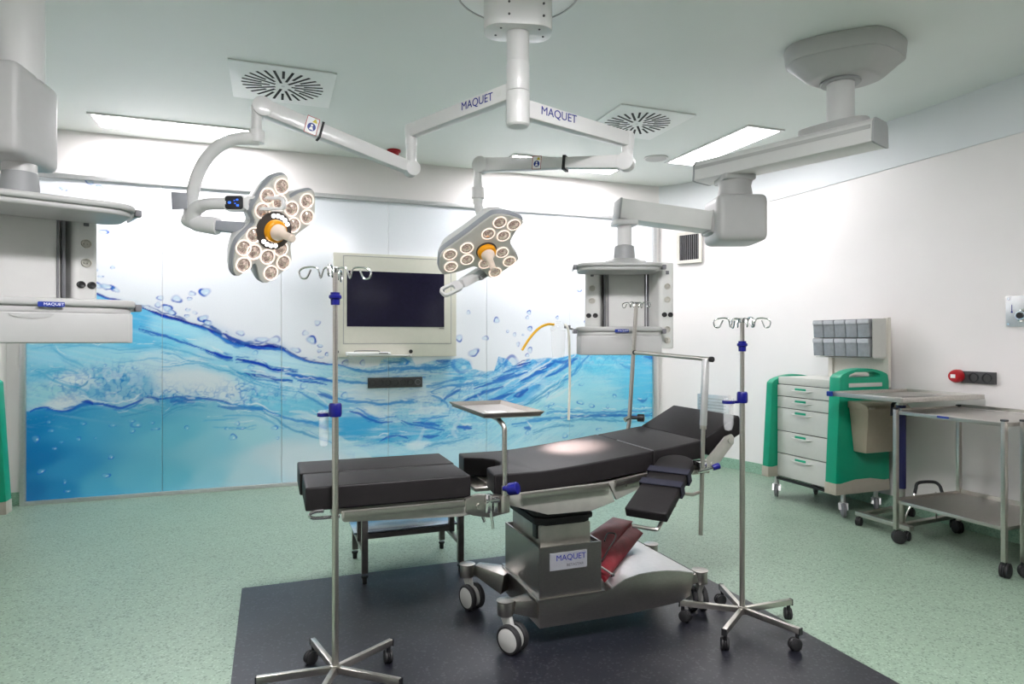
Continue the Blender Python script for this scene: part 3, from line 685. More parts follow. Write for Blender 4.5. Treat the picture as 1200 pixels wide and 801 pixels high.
DROPS = [(-0.554, 1.774, 0.046, 0.033, -10, 1.0), (-0.778, 1.709, 0.041, 0.03, 20, 0.8), (-0.657, 1.757, 0.028, 0.02, 0, 0.6), (-0.677, 1.711, 0.021, 0.015, 0, 0.7), (-0.851, 1.625, 0.041, 0.029, 25, 1.0), (-0.904, 1.714, 0.027, 0.02, 0, 0.7), (-0.924, 1.654, 0.021, 0.026, 0, 0.6), (-0.818, 1.589, 0.034, 0.023, 30, 0.9), (-0.69, 1.613, 0.021, 0.013, 0, 0.6), (-0.636, 1.591, 0.021, 0.013, 20, 0.4), (-0.697, 1.56, 0.021, 0.013, 0, 0.7), (-0.568, 1.539, 0.042, 0.027, -20, 1.0), (-0.533, 1.502, 0.035, 0.023, 20, 1.0), (-0.26, 1.412, 0.036, 0.022, 15, 0.6), (-0.08, 1.35, 0.058, 0.024, 0, 0.7), (0.03, 1.35, 0.051, 0.031, -10, 0.5), (-0.138, 1.233, 0.025, 0.019, -20, 0.6), (0.353, 1.35, 0.044, 0.035, 30, 1.0), (0.299, 1.414, 0.029, 0.022, 0, 0.4), (0.406, 1.51, 0.027, 0.025, 0, 0.5), (0.216, 1.255, 0.044, 0.021, 15, 0.6), (0.429, 1.294, 0.026, 0.014, 10, 0.8), (0.422, 1.246, 0.019, 0.014, 0, 0.8), (0.491, 1.213, 0.016, 0.018, 0, 0.9), (0.437, 1.189, 0.03, 0.01, 0, 0.5), (0.284, 0.92, 0.033, 0.028, 0, 0.6), (0.067, 0.925, 0.018, 0.028, 0, 0.5), (-0.174, 1.102, 0.029, 0.018, 0, 0.6), (-0.289, 0.595, 0.021, 0.02, 0, 0.6), (-0.324, 0.474, 0.03, 0.027, 0, 0.8), (-0.253, 0.555, 0.036, 0.014, 0, 0.7), (0.03, 0.542, 0.029, 0.017, 0, 0.9), (0.052, 0.446, 0.015, 0.014, 0, 0.5), (-0.697, 0.576, 0.018, 0.019, 0, 0.7), (-0.373, 0.553, 0.021, 0.011, 0, 0.6), (-0.239, 0.863, 0.025, 0.041, 20, 0.6), (-0.145, 0.868, 0.019, 0.041, -25, 0.6), (-0.203, 0.777, 0.036, 0.034, 0, 0.5), (-1.622, 2.605, 0.033, 0.012, 20, 0.8), (-1.439, 2.684, 0.046, 0.02, 45, 0.8), (-1.359, 2.634, 0.033, 0.019, 20, 0.8), (-1.334, 2.26, 0.04, 0.019, 0, 0.9), (-1.586, 2.537, 0.02, 0.009, 0, 0.3), (-1.39, 1.94, 0.02, 0.01, 10, 0.8), (-1.265, 1.967, 0.017, 0.013, 0, 0.7), (-1.352, 1.884, 0.023, 0.009, 5, 0.7), (-1.384, 1.811, 0.053, 0.022, 15, 0.9), (-1.309, 1.799, 0.053, 0.022, 10, 1.0), (-1.246, 1.779, 0.034, 0.019, 30, 0.8), (1.784, 1.367, 0.034, 0.035, 0, 0.8), (1.938, 1.219, 0.058, 0.034, -25, 0.8), (2.066, 1.368, 0.034, 0.022, 0, 0.6), (1.883, 1.628, 0.019, 0.021, 0, 0.5), (2.187, 1.553, 0.029, 0.03, 0, 0.8), (2.309, 1.439, 0.015, 0.016, 0, 0.6), (2.385, 1.404, 0.018, 0.022, 0, 0.5), (2.481, 1.404, 0.012, 0.012, 0, 0.6), (2.548, 1.638, 0.022, 0.022, 0, 1.0), (2.529, 1.584, 0.018, 0.019, 0, 0.6), (2.558, 1.467, 0.027, 0.025, 0, 1.0), (2.423, 1.305, 0.017, 0.024, 0, 0.6), (2.558, 1.242, 0.025, 0.032, 0, 0.7), (2.529, 1.188, 0.022, 0.019, 0, 0.7), (2.874, 1.588, 0.014, 0.018, 0, 1.0), (3.21, 1.545, 0.014, 0.018, 0, 0.8), (3.138, 1.897, 0.026, 0.026, 0, 0.8), (2.356, 1.118, 0.074, 0.063, 0, 0.7), (1.811, 1.09, 0.096, 0.069, 0, 0.6), (1.22, 1.132, 0.039, 0.037, 0, 0.7), (0.824, 1.128, 0.023, 0.029, 0, 0.6), (0.664, 1.13, 0.03, 0.029, 0, 0.6), (0.656, 0.821, 0.03, 0.029, 0, 0.6), (3.148, 0.673, 0.043, 0.021, 15, 0.8), (3.283, 0.631, 0.035, 0.021, 15, 0.8), (3.168, 0.867, 0.034, 0.012, -10, 0.5), (3.568, 0.725, 0.023, 0.022, 0, 0.8), (3.483, 0.615, 0.016, 0.025, 0, 0.7), (2.754, 0.768, 0.021, 0.032, 20, 0.5), (2.804, 0.666, 0.034, 0.016, -15, 0.7), (2.744, 0.632, 0.034, 0.016, 0, 0.6), (2.529, 0.37, 0.02, 0.024, 0, 0.6), (2.964, 0.321, 0.03, 0.028, 0, 0.6), (3.377, 0.365, 0.035, 0.017, 0, 0.6), (3.917, 0.59, 0.036, 0.014, 0, 0.7), (-1.812, 0.538, 0.026, 0.031, -20, 0.7), (-1.723, 0.674, 0.016, 0.015, 0, 0.5), (-1.706, 0.602, 0.026, 0.015, 0, 0.5), (-1.482, 0.649, 0.026, 0.013, 10, 0.5), (-1.513, 0.522, 0.017, 0.016, 0, 0.8), (-1.682, 0.453, 0.02, 0.012, 0, 0.6), (-1.265, 0.625, 0.027, 0.015, 0, 0.5), (-1.125, 0.655, 0.027, 0.015, 0, 0.5), (-1.086, 0.624, 0.041, 0.026, 0, 0.6), (-1.119, 0.574, 0.02, 0.026, 0, 0.5), (-0.97, 0.633, 0.02, 0.013, 0, 0.6), (-0.943, 0.58, 0.034, 0.012, 0, 0.8), (-1.277, 0.357, 0.02, 0.019, 0, 0.9), (-1.777, 0.269, 0.032, 0.019, -25, 0.8), (-1.315, 0.2, 0.033, 0.017, 0, 0.9), (-1.61, 0.172, 0.013, 0.025, 0, 0.5), (-1.592, 0.092, 0.026, 0.009, 0, 0.9), (-1.39, 0.522, 0.013, 0.009, 0, 0.5), (-1.634, 0.5, 0.02, 0.01, 0, 0.5), (-1.39, 1.105, 0.02, 0.015, 0, 0.5), (-1.327, 1.133, 0.016, 0.015, 0, 0.6), (-1.202, 1.117, 0.02, 0.015, 0, 0.5), (-1.099, 1.115, 0.02, 0.015, 0, 0.5), (-1.067, 1.056, 0.014, 0.013, 0, 0.5)]

def vnoise(x, y, seed):
    xi = np.floor(x).astype(np.int64); yi = np.floor(y).astype(np.int64)
    fx = x - xi; fy = y - yi
    fx = fx * fx * (3 - 2 * fx); fy = fy * fy * (3 - 2 * fy)
    def hsh(a, b):
        h = (a * 374761393 + b * 668265263 + seed * 1274126177) & 0xffffffff
        h = ((h ^ (h >> 13)) * 1274126177) & 0xffffffff
        return ((h ^ (h >> 16)) & 0xffff) / 65535.0
    return (hsh(xi, yi) * (1 - fx) + hsh(xi + 1, yi) * fx) * (1 - fy) + (hsh(xi, yi + 1) * (1 - fx) + hsh(xi + 1, yi + 1) * fx) * fy

def fbm(x, y, seed, oct=4):
    v = np.zeros_like(x); a = .5; t = 0
    for k in range(oct):
        v += a * vnoise(x * 2 ** k, y * 2 ** k, seed + k); t += a; a *= .5
    return v / t

def sstep(a, b, x):
    t = np.clip((x - a) / (b - a), 0, 1)
    return t * t * (3 - 2 * t)

def streaks(X, Z, ang, L, T, seed):
    c, s = math.cos(ang), math.sin(ang)
    u = X * c + Z * s; v = -X * s + Z * c
    v = v + 0.05 * (fbm(u * 2.2, v * 5, seed + 50, 3) - .5)
    return fbm(u / L, v / T, seed, 4)

def polydist(X, Z, pts):
    """distance to a polyline, and parameter along it 0..1"""
    best = np.full(X.shape, 9.0); par = np.zeros(X.shape)
    n = len(pts) - 1
    for i in range(n):
        ax, az = pts[i]; bx, bz = pts[i + 1]
        dx, dz = bx - ax, bz - az
        t = np.clip(((X - ax) * dx + (Z - az) * dz) / (dx * dx + dz * dz + 1e-9), 0, 1)
        d = np.hypot(X - ax - t * dx, Z - az - t * dz)
        k = d < best
        best = np.where(k, d, best); par = np.where(k, (i + t) / n, par)
    return best, par

def lin(c):
    return np.array(s2l(tuple(v / 255 for v in c)))

def dense(pts):
    return [(p.x, p.y) for p in smooth_path([(a, b, 0) for a, b in pts], 4)]

def mural_colour(X, Z):
    white = lin((243, 245, 248))
    tx = [p[0] for p in TOP]; tz = [p[1] for p in TOP]
    edge = np.interp(X, tx, tz) + 0.012 * (fbm(X * 9, Z * 9, 3) - .5)
    water = sstep(-0.006, 0.006, edge - Z)
    # soft wash interpolated between colour notes
    Xw = X + 0.16 * (fbm(X * 2.5, Z * 4, 11) - .5); Zw = Z + 0.07 * (fbm(X * 2.5, Z * 4, 17) - .5)
    def wash(notes):
        num = np.zeros(X.shape + (3,)); den = np.zeros(X.shape)
        for (sx, sz, r, g, b) in notes:
            d2 = (Xw - sx) ** 2 + ((Zw - sz) * 2.0) ** 2
            w = 1.0 / (d2 + 0.004) ** 2.2
            num += w[..., None] * lin((r, g, b)); den += w
        return num / den[..., None]
    low = np.interp(X, [p[0] for p in LOWER], [p[1] for p in LOWER], right=-1.0) + .014 * (fbm(X * 10, Z * 10, 13) - .5)
    under = sstep(-.012, .006, low - Z)[..., None]
    col = wash(SAMPLES) * (1 - under) + wash(DEEP) * under
    # streaks of darker and paler water following the flow
    lft = streaks(X, Z, R(-13), .42, .024, 21)
    mid = streaks(X, Z, R(0), .34, .024, 31)
    rgt = streaks(X, Z, R(32), .30, .026, 41)
    wr = sstep(1.75, 2.3, X) * (1 - sstep(3.0, 3.5, X)); wl = 1 - sstep(.3, .8, X)
    st = mid * (1 - wr) * (1 - wl) + rgt * wr + lft * wl
    tex = np.ones_like(X)
    deep = np.interp(X, [-1.9, -.9, .1, .7, 1.2, 2, 4.1], [.70, .74, .60, .36, .30, .30, .35])
    calm = np.where(X < .75, sstep(0.03, .20, low - Z), sstep(0.0, .12, deep - Z))               # the still depths under the surface line
    amp = (1 - calm) * (0.35 + 1.3 * np.exp(-((X - 2.4) / .55) ** 2) * sstep(.70, .92, Z) + .8 * np.exp(-((X - 1.3) / .8) ** 2))
    amp *= np.where((X < 0.1), .85, 1.0)
    def fil(X, Z, ang, L, T, seed):
        n = streaks(X, Z, ang, L, T, seed)
        m = fbm(X * 3.1 + seed, Z * 6.3, seed + 7, 3)
        return np.clip(1 - np.abs(n - .5) * 26, 0, 1) * sstep(.38, .62, m)
    fl = sum(fil(X, Z, R(-14), L_, T_, sd_) for L_, T_, sd_ in ((.55, .07, 121), (.30, .035, 122)))
    fm = sum(fil(X, Z, R(a_), L_, T_, sd_) for a_, L_, T_, sd_ in ((-4, .50, .06, 131), (4, .28, .03, 132), (-12, .22, .03, 133)))
    fr = sum(fil(X, Z, R(a_), L_, T_, sd_) for a_, L_, T_, sd_ in ((28, .45, .06, 141), (36, .26, .032, 142), (14, .24, .03, 143)))
    filam = np.clip(fm * (1 - wr) * (1 - wl) + fr * wr + fl * wl, 0, 1)
    dk = np.clip(sstep(.58, .85, st) * .45 + filam * .55, 0, 1) * amp
    pl = sstep(.47, .25, st) * amp * .50 + np.clip(1 - np.abs(streaks(X, Z, R(8), .3, .03, 151) - .5) * 22, 0, 1) * amp * .25
    navy = lin((36, 98, 182)); pale = lin((226, 238, 242))
    dk = np.clip(dk, 0, .9)[..., None]; pl = np.clip(pl, 0, .8)[..., None]
    col = col * (1 - dk) + navy * dk
    col = col * (1 - pl) + pale * pl
    for (bx, bz, rx, rz, s, c) in BLOBS:
        Xb = X + .10 * (fbm(X * 5, Z * 5, 201, 3) - .5); Zb = Z + .06 * (fbm(X * 5, Z * 7, 205, 3) - .5)
        g = (sstep(1.15, .55, np.hypot((Xb - bx) / rx, (Zb - bz) / rz)) * s)[..., None]
        col = col * (1 - g) + lin(c) * g
    # foam in the splash zones: ridged cells
    for (fx, fz, rx, rz, s) in ((-1.25, 1.02, .26, .12, 1.25), (-.95, .87, .5, .07, 1.2), (-1.62, 1.0, .2, .12, .9), (2.3, 1.12, .5, .13, .8), (2.9, 1.18, .6, .16, .55), (1.9, .72, .22, .22, .7), (1.55, .60, .4, .2, .5), (-.1, .83, .4, .06, .9), (-.25, .92, .12, .12, 1.0), (1.15, 1.10, .5, .06, .6), (3.5, 1.15, .6, .12, .35)):
        g = np.exp(-((X - fx) / rx) ** 2 - ((Z - fz) / rz) ** 2) * s
        n = fbm(X * 12, Z * 14, 61, 3); nb = fbm(X * 20, Z * 22, 65, 2)
        ridge = np.clip(np.clip(1 - np.abs(n - .5) * 17, 0, 1) + .7 * np.clip(1 - np.abs(nb - .5) * 13, 0, 1), 0, 1)
        n2 = fbm(X * 17, Z * 20, 71, 3)
        spot = sstep(.56, .68, n2)
        k = (g * ridge * .9)[..., None]
        col = col * (1 - k) + lin((44, 112, 190)) * k
        k = (g * spot * .4)[..., None]
        col = col * (1 - k) + pale * k
    col = white * (1 - water[..., None]) + col * water[..., None]
    wob = .6 + .8 * fbm(X * 12, Z * 12, 81, 3)
    for (c, w, al, pts) in STROKES:
        x0 = min(p[0] for p in pts) - .1; x1 = max(p[0] for p in pts) + .1
        z0 = min(p[1] for p in pts) - .1; z1 = max(p[1] for p in pts) + .1
        k = (X > x0) & (X < x1) & (Z > z0) & (Z < z1)
        if not k.any():
            continue
        Xs = X[k]; Zs = Z[k]
        Xs2 = Xs + .02 * (fbm(Xs * 14, Zs * 14, 91, 3) - .5); Zs2 = Zs + .022 * (fbm(Xs * 14, Zs * 14, 95, 3) - .5)
        d, par = polydist(Xs2, Zs2, dense(pts))
        ww = w * wob[k] * (.35 + .95 * np.sin(np.pi * np.clip(par, .02, .98)) ** .7) + .0015
        a = (sstep(1.25, .55, d / ww) * al)[..., None]
        halo = (np.exp(-(d / (w * 3.2)) ** 2) * al * .22)[..., None]
        cl = lin(c)
        cc = col[k]
        if c[0] < 200:
            cc = cc * (1 - halo) + lin((70, 150, 205)) * halo
        cc = cc * (1 - a) + cl * a
        # broken companion lines beside the main stroke
        for q, (am, off_, wf) in enumerate(((.05, .016, .45), (.06, -.022, .40), (.08, -.038, .35))):
            d2, par2 = polydist(Xs + am * (fbm(Xs * 8, Zs * 8, 300 + q, 3) - .5), Zs + am * (fbm(Xs * 8, Zs * 8, 310 + q, 3) - .5) + off_, dense(pts))
            br = sstep(.42, .6, fbm(Xs * 9, Zs * 9, 320 + q, 2))
            a2 = (sstep(1.4, .4, d2 / (w * wf * wob[k] + .0022)) * al * .85 * br)[..., None]
            c2 = cl * .7 + lin((60, 140, 205)) * .3 if q < 2 else lin((235, 242, 245))
            cc = cc * (1 - a2) + c2 * a2
        col[k] = cc
    for (cx, cz, rx, rz, an, s) in DROPS:
        k = (np.abs(X - cx) < .12) & (np.abs(Z - cz) < .12)
        if not k.any():
            continue
        c, sn = math.cos(R(-an)), math.sin(R(-an))
        dx = X[k] - cx; dz = Z[k] - cz
        th = np.arctan2(dz, dx)
        u = (dx * c + dz * sn) / rx; v = (-dx * sn + dz * c) / rz
        r = np.hypot(u, v) * (1 + .10 * np.sin(th * 3 + cx * 40))
        body = sstep(1.05, .75, r) * .40 * s
        ring = sstep(.35, .10, np.abs(r - .92)) * s * (.25 + .75 * sstep(-.3, .6, v * np.cos(cx * 37) + u * np.sin(cx * 37)))
        glint = sstep(.38, .15, np.hypot(u - .25, v + .3)) * .8
        cc = col[k]
        for wgt, cl in ((body, (135, 200, 232)), (ring, (24, 84, 190)), (glint * s, (236, 244, 248))):
            wgt = np.clip(wgt, 0, 1)[..., None]
            cc = cc * (1 - wgt) + lin(cl) * wgt
        col[k] = cc
    col = np.where(water[..., None] > .5, np.clip(col, 0, 1) ** np.array([.93, .70, .52]), np.clip(col, 0, 1))
    return np.clip(col * np.array([.91, .925, .95]), 0, 1)

def mural_material():
    m, nt, b = node_mat('printed_glass')
    at = nt.nodes.new('ShaderNodeAttribute'); at.attribute_name = 'print'
    tc = nt.nodes.new('ShaderNodeTexCoord')
    n = nt.nodes.new('ShaderNodeTexNoise'); n.inputs['Scale'].default_value = 90; n.inputs['Detail'].default_value = 2
    nt.links.new(tc.outputs['Object'], n.inputs['Vector'])
    mr = nt.nodes.new('ShaderNodeMapRange'); mr.inputs['To Min'].default_value = .97; mr.inputs['To Max'].default_value = 1.03
    nt.links.new(n.outputs['Fac'], mr.inputs['Value'])
    mx = nt.nodes.new('ShaderNodeMix'); mx.data_type = 'RGBA'; mx.blend_type = 'MULTIPLY'; mx.inputs['Factor'].default_value = 1
    nt.links.new(at.outputs['Color'], mx.inputs['A']); nt.links.new(mr.outputs['Result'], mx.inputs['B'])
    nt.links.new(mx.outputs['Result'], b.inputs['Base Color'])
    b.inputs['Roughness'].default_value = 0.16
    b.inputs['Specular IOR Level'].default_value = 0.45
    return m
M['print'] = mural_material()
mural = thing('water_mural', 'large blue and white water splash mural on glass wall panels in an aluminium frame', 'mural', ((MX0 + MX1) / 2, MY, 0))
seams = [MX0, -0.891, 0.089, 1.069, 2.075, 3.02, MX1]
for i in range(6):
    x0, x1 = seams[i] + .0015, seams[i + 1] - .0015
    nx = max(2, int((x1 - x0) / .0072)); nz = int((MZ1 - MZ0) / .0072)
    xs = np.linspace(x0, x1, nx); zs = np.linspace(MZ0, MZ1, nz)
    Xg, Zg = np.meshgrid(xs, zs)
    C = mural_colour(Xg, Zg)
    co = np.zeros((nz * nx, 3), np.float32)
    co[:, 0] = Xg.ravel() - mural.location.x; co[:, 2] = Zg.ravel()
    idx = np.arange(nz * nx).reshape(nz, nx)
    quads = np.stack([idx[:-1, :-1], idx[:-1, 1:], idx[1:, 1:], idx[1:, :-1]], -1).reshape(-1, 4)
    # a rim gives the panel its thickness
    rim = np.concatenate([idx[0, :], idx[1:, -1], idx[-1, -2::-1], idx[-2:0:-1, 0]])
    nb = len(rim); back = co[rim].copy(); back[:, 1] += .012
    bi = np.arange(nb) + nz * nx
    rq = np.stack([rim, bi, np.roll(bi, -1), np.roll(rim, -1)], -1)
    verts = np.concatenate([co, back]); faces = np.concatenate([quads, rq])
    me = bpy.data.meshes.new('glass_panel')
    me.vertices.add(len(verts)); me.vertices.foreach_set('co', verts.ravel())
    me.loops.add(faces.size); me.loops.foreach_set('vertex_index', faces.ravel().astype(np.int32))
    me.polygons.add(len(faces)); me.polygons.foreach_set('loop_start', np.arange(0, faces.size, 4, dtype=np.int32))
    me.update(calc_edges=True)
    ca = me.color_attributes.new('print', 'FLOAT_COLOR', 'POINT')
    cols = np.ones((len(verts), 4), np.float32); cols[:nz * nx, :3] = C.reshape(-1, 3); cols[nz * nx:, :3] = .5
    ca.data.foreach_set('color', cols.ravel())
    me.materials.append(M['print'])
    ob = bpy.data.objects.new('glass_panel', me); COL.objects.link(ob); ob.parent = mural
a = MB(mural.location)
a.box((MX0 - .018, 6.352, 1.36), (.042, .056, 2.76), bev=.004)
a.box((MX1 + .018, 6.352, 1.36), (.042, .056, 2.76), bev=.004)
a.box(((MX0 + MX1) / 2, 6.352, 2.708), (MX1 - MX0, .056, .040), bev=.004)
a.box(((MX0 + MX1) / 2, 6.352, .014), (MX1 - MX0, .056, .036), bev=.004)
a.build('mural_frame', M['alu'], mural)

# ------------------------------------------------------------------ monitor cabinet let into the mural
mc = thing('monitor_cabinet', 'cream wall cabinet with a large dark screen set in the water mural', 'monitor', (1.143, 6.34, 1.19))
off = mc.location
a = MB(off); a.box((1.143, 6.318, 1.68), (1.19, .06, .985), bev=.004); a.build('housing', M['cream'], mc)
a = MB(off)
o_ = [(.634, 1.309), (1.686, 1.309), (1.686, 2.148), (.634, 2.148)]
i_ = [(.640, 1.315), (1.680, 1.315), (1.680, 2.142), (.640, 2.142)]
mt = frame((0, 6.288, 0), (1, 0, 0), (0, 0, 1))
a.prism([o_, i_], -.001, .0015, mt); a.build('door_seam', M['pend_dark'], mc)
a = MB(off); a.box((1.157, 6.2865, 1.728), (1.024, .006, .815), bev=.002); dr_ = a.build('door', M['cream'], mc)
a = MB(off); a.box((1.140, 6.2825, 1.740), (.944, .006, .528)); a.build('screen', M['screen'], dr_)
for x in (.575, 1.277):
    a = MB(off); a.cyl((x, 6.292, 1.237), (x, 6.274, 1.237), .019, n=20, bev=.003); a.build('lock_knob', M['black'], mc)
a = MB(off); a.box((1.585, 6.282, 1.462), (.05, .003, .006)); a.build('maker_mark', M['letter_grey'], dr_)
a = MB(off); a.prism([(.66, 6.29), (.66, 6.12), (1.24, 6.12), (1.29, 6.29)], 1.198, 1.208)
a.beam((.70, 6.285, 1.192), (.70, 6.14, 1.194), .012, .014, .012, .006); a.beam((1.22, 6.285, 1.192), (1.22, 6.14, 1.194), .012, .014, .012, .006)
a.build('keyboard_shelf', M['pend_light'], mc)
kb = thing('keyboard', 'flat white keyboard resting on the shelf under the wall screen', 'keyboard', (.855, 6.20, 1.2085))
off = kb.location
a = MB(off); a.box((.855, 6.19, 1.222), (.40, .16, .026), bev=.005); a.build('case', M['white'], kb)
a = MB(off); a.box((.985, 6.109, 1.224), (.085, .004, .008)); a.build('slot', M['black'], kb)
a = MB(off); a.tube(smooth_path([(.73, 6.23, 1.236), (.75, 6.24, 1.245), (.85, 6.245, 1.247), (.95, 6.24, 1.245), (.97, 6.23, 1.236)], 4), .004); a.build('cable', M['letter_grey'], kb)

ss = thing('socket_strip', 'dark grey strip of seven sockets on the mural below the screen', 'socket', (1.137, 6.345, .934))
off = ss.location
a = MB(off); a.box((1.137, 6.338, .934), (.532, .022, .100), bev=.004); a.build('socket_body', M['socket'], ss)
for k in range(7):
    x = .916 + k * .0735
    a = MB(off); a.lathe([(.029, 0), (.029, .004), (.024, .004), (.022, -.003), (0, -.003)], frame((x, 6.327, .934), (1, 0, 0), (0, 0, 1)))
    a.build('socket', M['black'] if k < 6 else M['foot_grey'], ss)

# ------------------------------------------------------------------ operating table
ot = thing('operating_table', 'wheeled operating table with black cushions and steel base on the dark floor', 'operating table', (1.25, 2.89, 0))
off = ot.location
YF, YB = 2.60, 3.16                                   # near and far edge of the cushions

def pad(loops, z0, z1, name, bend=None, rot=None, bev=.009, cuts=()):
    a = MB(off)
    a.prism(loops, z0, z1, bev=bev, seg=3)
    for x in cuts:
        bmesh.ops.bisect_plane(a.bm, geom=a.bm.verts[:] + a.bm.edges[:] + a.bm.faces[:], plane_co=(x, 0, 0), plane_no=(1, 0, 0))
    if bend:
        for v in a.bm.verts:
            v.co.z += bend(v.co.x)
    return a.build(name, M['vinyl'], ot, ang=40)

def rect(x0, x1, y0, y1):
    return [(x0, y0), (x1, y0), (x1, y1), (x0, y1)]

pad(rect(.122, .782, YF, 2.872), .692, .784, 'leg_cushion')
pad(rect(.112, .786, 2.880, YB), .692, .786, 'leg_cushion')
def bend(x):
    return 0.056 * max(0, (x - 1.10) / .56) ** 1.25 if x > 1.10 else 0.0
pad([(.885, YF), (1.665, YF), (1.665, YB), (.885, YB), (.875, 3.03), (.955, 2.985), (1.00, 2.93), (1.005, 2.87), (.985, 2.80), (.905, 2.765)], .690, .779, 'seat_cushion', bend,
    cuts=[1.1 + .05 * k for k in range(11)])
pad(rect(1.667, 1.945, YF, YB), .748, .834, 'back_cushion', lambda x: .034 * (x - 1.667) / .278, cuts=[1.8])
a = MB(off); a.box((1.6665, 2.77, .835), (.006, .335, .004), bev=.0015); a.build('seam_piping', M['foot_grey'], ot)
# head cushion tilts up about 24 degrees
a = MB(off)
HM = Matrix.Translation((1.940, 0, .868)) @ Matrix.Rotation(R(-27), 4, 'Y')
a.prism(rect(0, .245, YF + .005, YB - .005), -.088, 0, HM, bev=.009, seg=3)
a.build('head_cushion', M['vinyl'], ot, ang=40)

# side frames, near and far
def xz(y):
    return frame((0, y, 0), (1, 0, 0), (0, 0, 1))     # local z points to the camera
for y in (2.575, 3.165):
    a = MB(off)
    a.prism([(.938, .700), (1.405, .716), (1.440, .628), (1.324, .597), (1.115, .599), (.938, .655)], 0, .018, xz(y), bev=.003)
    a.build('seat_side_plate', M['paintgrey'], ot)
    a = MB(off)
    a.prism([(1.408, .716), (1.93, .785), (1.945, .745), (1.759, .712), (1.545, .668), (1.448, .634)], 0, .018, xz(y), bev=.003)
    for x, z in ((1.50, .694), (1.68, .725), (1.85, .755)):
        a.cyl((x, y - .018, z), (x, y - .024, z), .007, n=10)
    a.build('back_side_plate', M['paintgrey'], ot)
    a = MB(off)
    a.prism([(1.926, .772), (2.045, .885), (2.082, .895), (2.096, .880), (2.092, .850), (1.99, .742), (1.935, .728)], 0, .014, xz(y), bev=.003)
    for x, z in ((1.965, .758), (2.066, .868)):
        a.cyl((x, y - .014, z), (x, y - .022, z), .012, n=12)
    a.build('head_side_plate', M['paintgrey'], ot)
    a = MB(off)
    a.prism([(.254, .690), (.775, .690), (.775, .632), (.72, .628), (.262, .650), (.254, .658)], 0, .02, xz(y + .002), bev=.003)
    for x in (.36, .63):
        a.cyl((x, y - .016, .668), (x, y - .024, .668), .008, n=10)
    a.build('leg_side_plate', M['paintgrey'], ot)
    # accessory rails
    sgn = -1 if y < 2.9 else 1
    yr = y - .034 if sgn < 0 else y + .020
    a = MB(off)
    a.beam((.985, yr, .690), (1.40, yr, .704), .010, .026, bev=.002)
    a.beam((1.43, yr, .712), (1.90, yr, .772), .010, .026, bev=.002)
    for x, z in ((1.03, .691), (1.33, .702), (1.52, .724), (1.83, .763)):
        a.cyl((x, y - .02, z), (x, yr, z), .008, n=10)
    a.build('accessory_rail', M['steel'], ot)
    a = MB(off)
    a.beam((.26, yr, .682), (.74, yr, .684), .010, .024, bev=.002)
    for x in (.36, .63):
        a.cyl((x, y - .02, .682), (x, yr, .682), .008, n=10)
    a.build('accessory_rail', M['steel'], ot)
    # hinge between leg section and seat
    a = MB(off)
    a.prism([(.745, .700), (.80, .712), (.915, .700), (.935, .675), (.93, .625), (.85, .612), (.775, .628), (.745, .645)], 0, .03, xz(y + .006), bev=.006)
    a.cyl((.80, y - .02, .665), (.80, y - .034, .665), .012, n=14)
    a.build('leg_hinge', M['steel'], ot)
    # clamp pieces with hanging levers
    a = MB(off)
    yy = y - .04 if sgn < 0 else y + .03
    a.cyl((.838, yy, .640), (.838, yy, .715), .016, n=14, bev=.003)
    a.cyl((.868, yy, .640), (.868, yy, .700), .012, n=14, bev=.003)
    a.box((.853, yy, .690), (.06, .03, .018), bev=.004)
    a.tube([(.842, yy - .01, .650), (.850, yy - .012, .605), (.852, yy - .014, .575)], .006)
    a.tube([(.815, yy + .03, .650), (.822, yy + .03, .615), (.83, yy + .03, .595)], .006)
    a.build('leg_clamp', M['chrome'], ot)

# carrying plates under the cushions
a = MB(off); a.box((.50, 2.88, .675), (.56, .50, .022), bev=.004); a.build('leg_platform', M['paintgrey'], ot)
a = MB(off); a.box((1.20, 2.87, .675), (.52, .56, .022), bev=.004)
a.beam((1.40, 2.87, .690), (1.93, 2.87, .755), .56, .014)
a.build('seat_platform', M['paintgrey'], ot)
a = MB(off); a.box((.905, 2.95, .672), (.09, .30, .018), bev=.008); a.cyl((.86, 2.98, .655), (.98, 2.98, .655), .022); a.build('perineal_crossbar', M['steel'], ot)
# handle loop at the foot end
a = MB(off)
a.tube(smooth_path([(.25, 2.60, .664), (.18, 2.60, .664), (.145, 2.60, .668), (.138, 2.60, .682), (.16, 2.60, .69), (.19, 2.60, .690)], 5), .0065)
a.tube(smooth_path([(.25, 3.12, .664), (.18, 3.12, .664), (.145, 3.12, .668), (.138, 3.12, .682), (.16, 3.12, .69)], 5), .0065)
a.build('foot_end_handle', M['chrome'], ot)

# column: steel box, neck, black bellows
BX0, BX1, BY0, BY1 = 1.100, 1.405, 2.62, 3.06
a = MB(off)
wl = .004
o_ = rect(BX0, BX1, BY0, BY1); i_ = rect(BX0 + .008, BX1 - .008, BY0 + .008, BY1 - .008)
a.prism([o_, i_], .205, .437)
a.box((1.2525, 2.84, .415), (.29, .43, .004))
a.prism([rect(BX0 - .012, BX1 + .014, BY0 - .012, BY1 + .012), i_], .205, .214)
a.build('column_box', M['steel_sheet'], ot)
a = MB(off)
a.prism([(1.125, 2.67), (1.378, 2.67), (1.378, 3.03), (1.125, 3.03)], .41, .520, bev=.012)
a.build('column_neck', M['paintgrey'], ot)
a = MB(off)
for z0, z1, g in ((.515, .535, .0), (.535, .553, .012), (.553, .571, .002), (.571, .602, .014)):
    a.prism(rrect(1.25, 2.87, .275 + 2 * g, .40 + 2 * g, .05), z0, z1, bev=.004)
a.build('bellows', M['rubber'], ot)
a = MB(off); a.box((1.123, 2.72, .485), (.012, .05, .06), bev=.003); a.build('power_inlet', M['black'], ot)
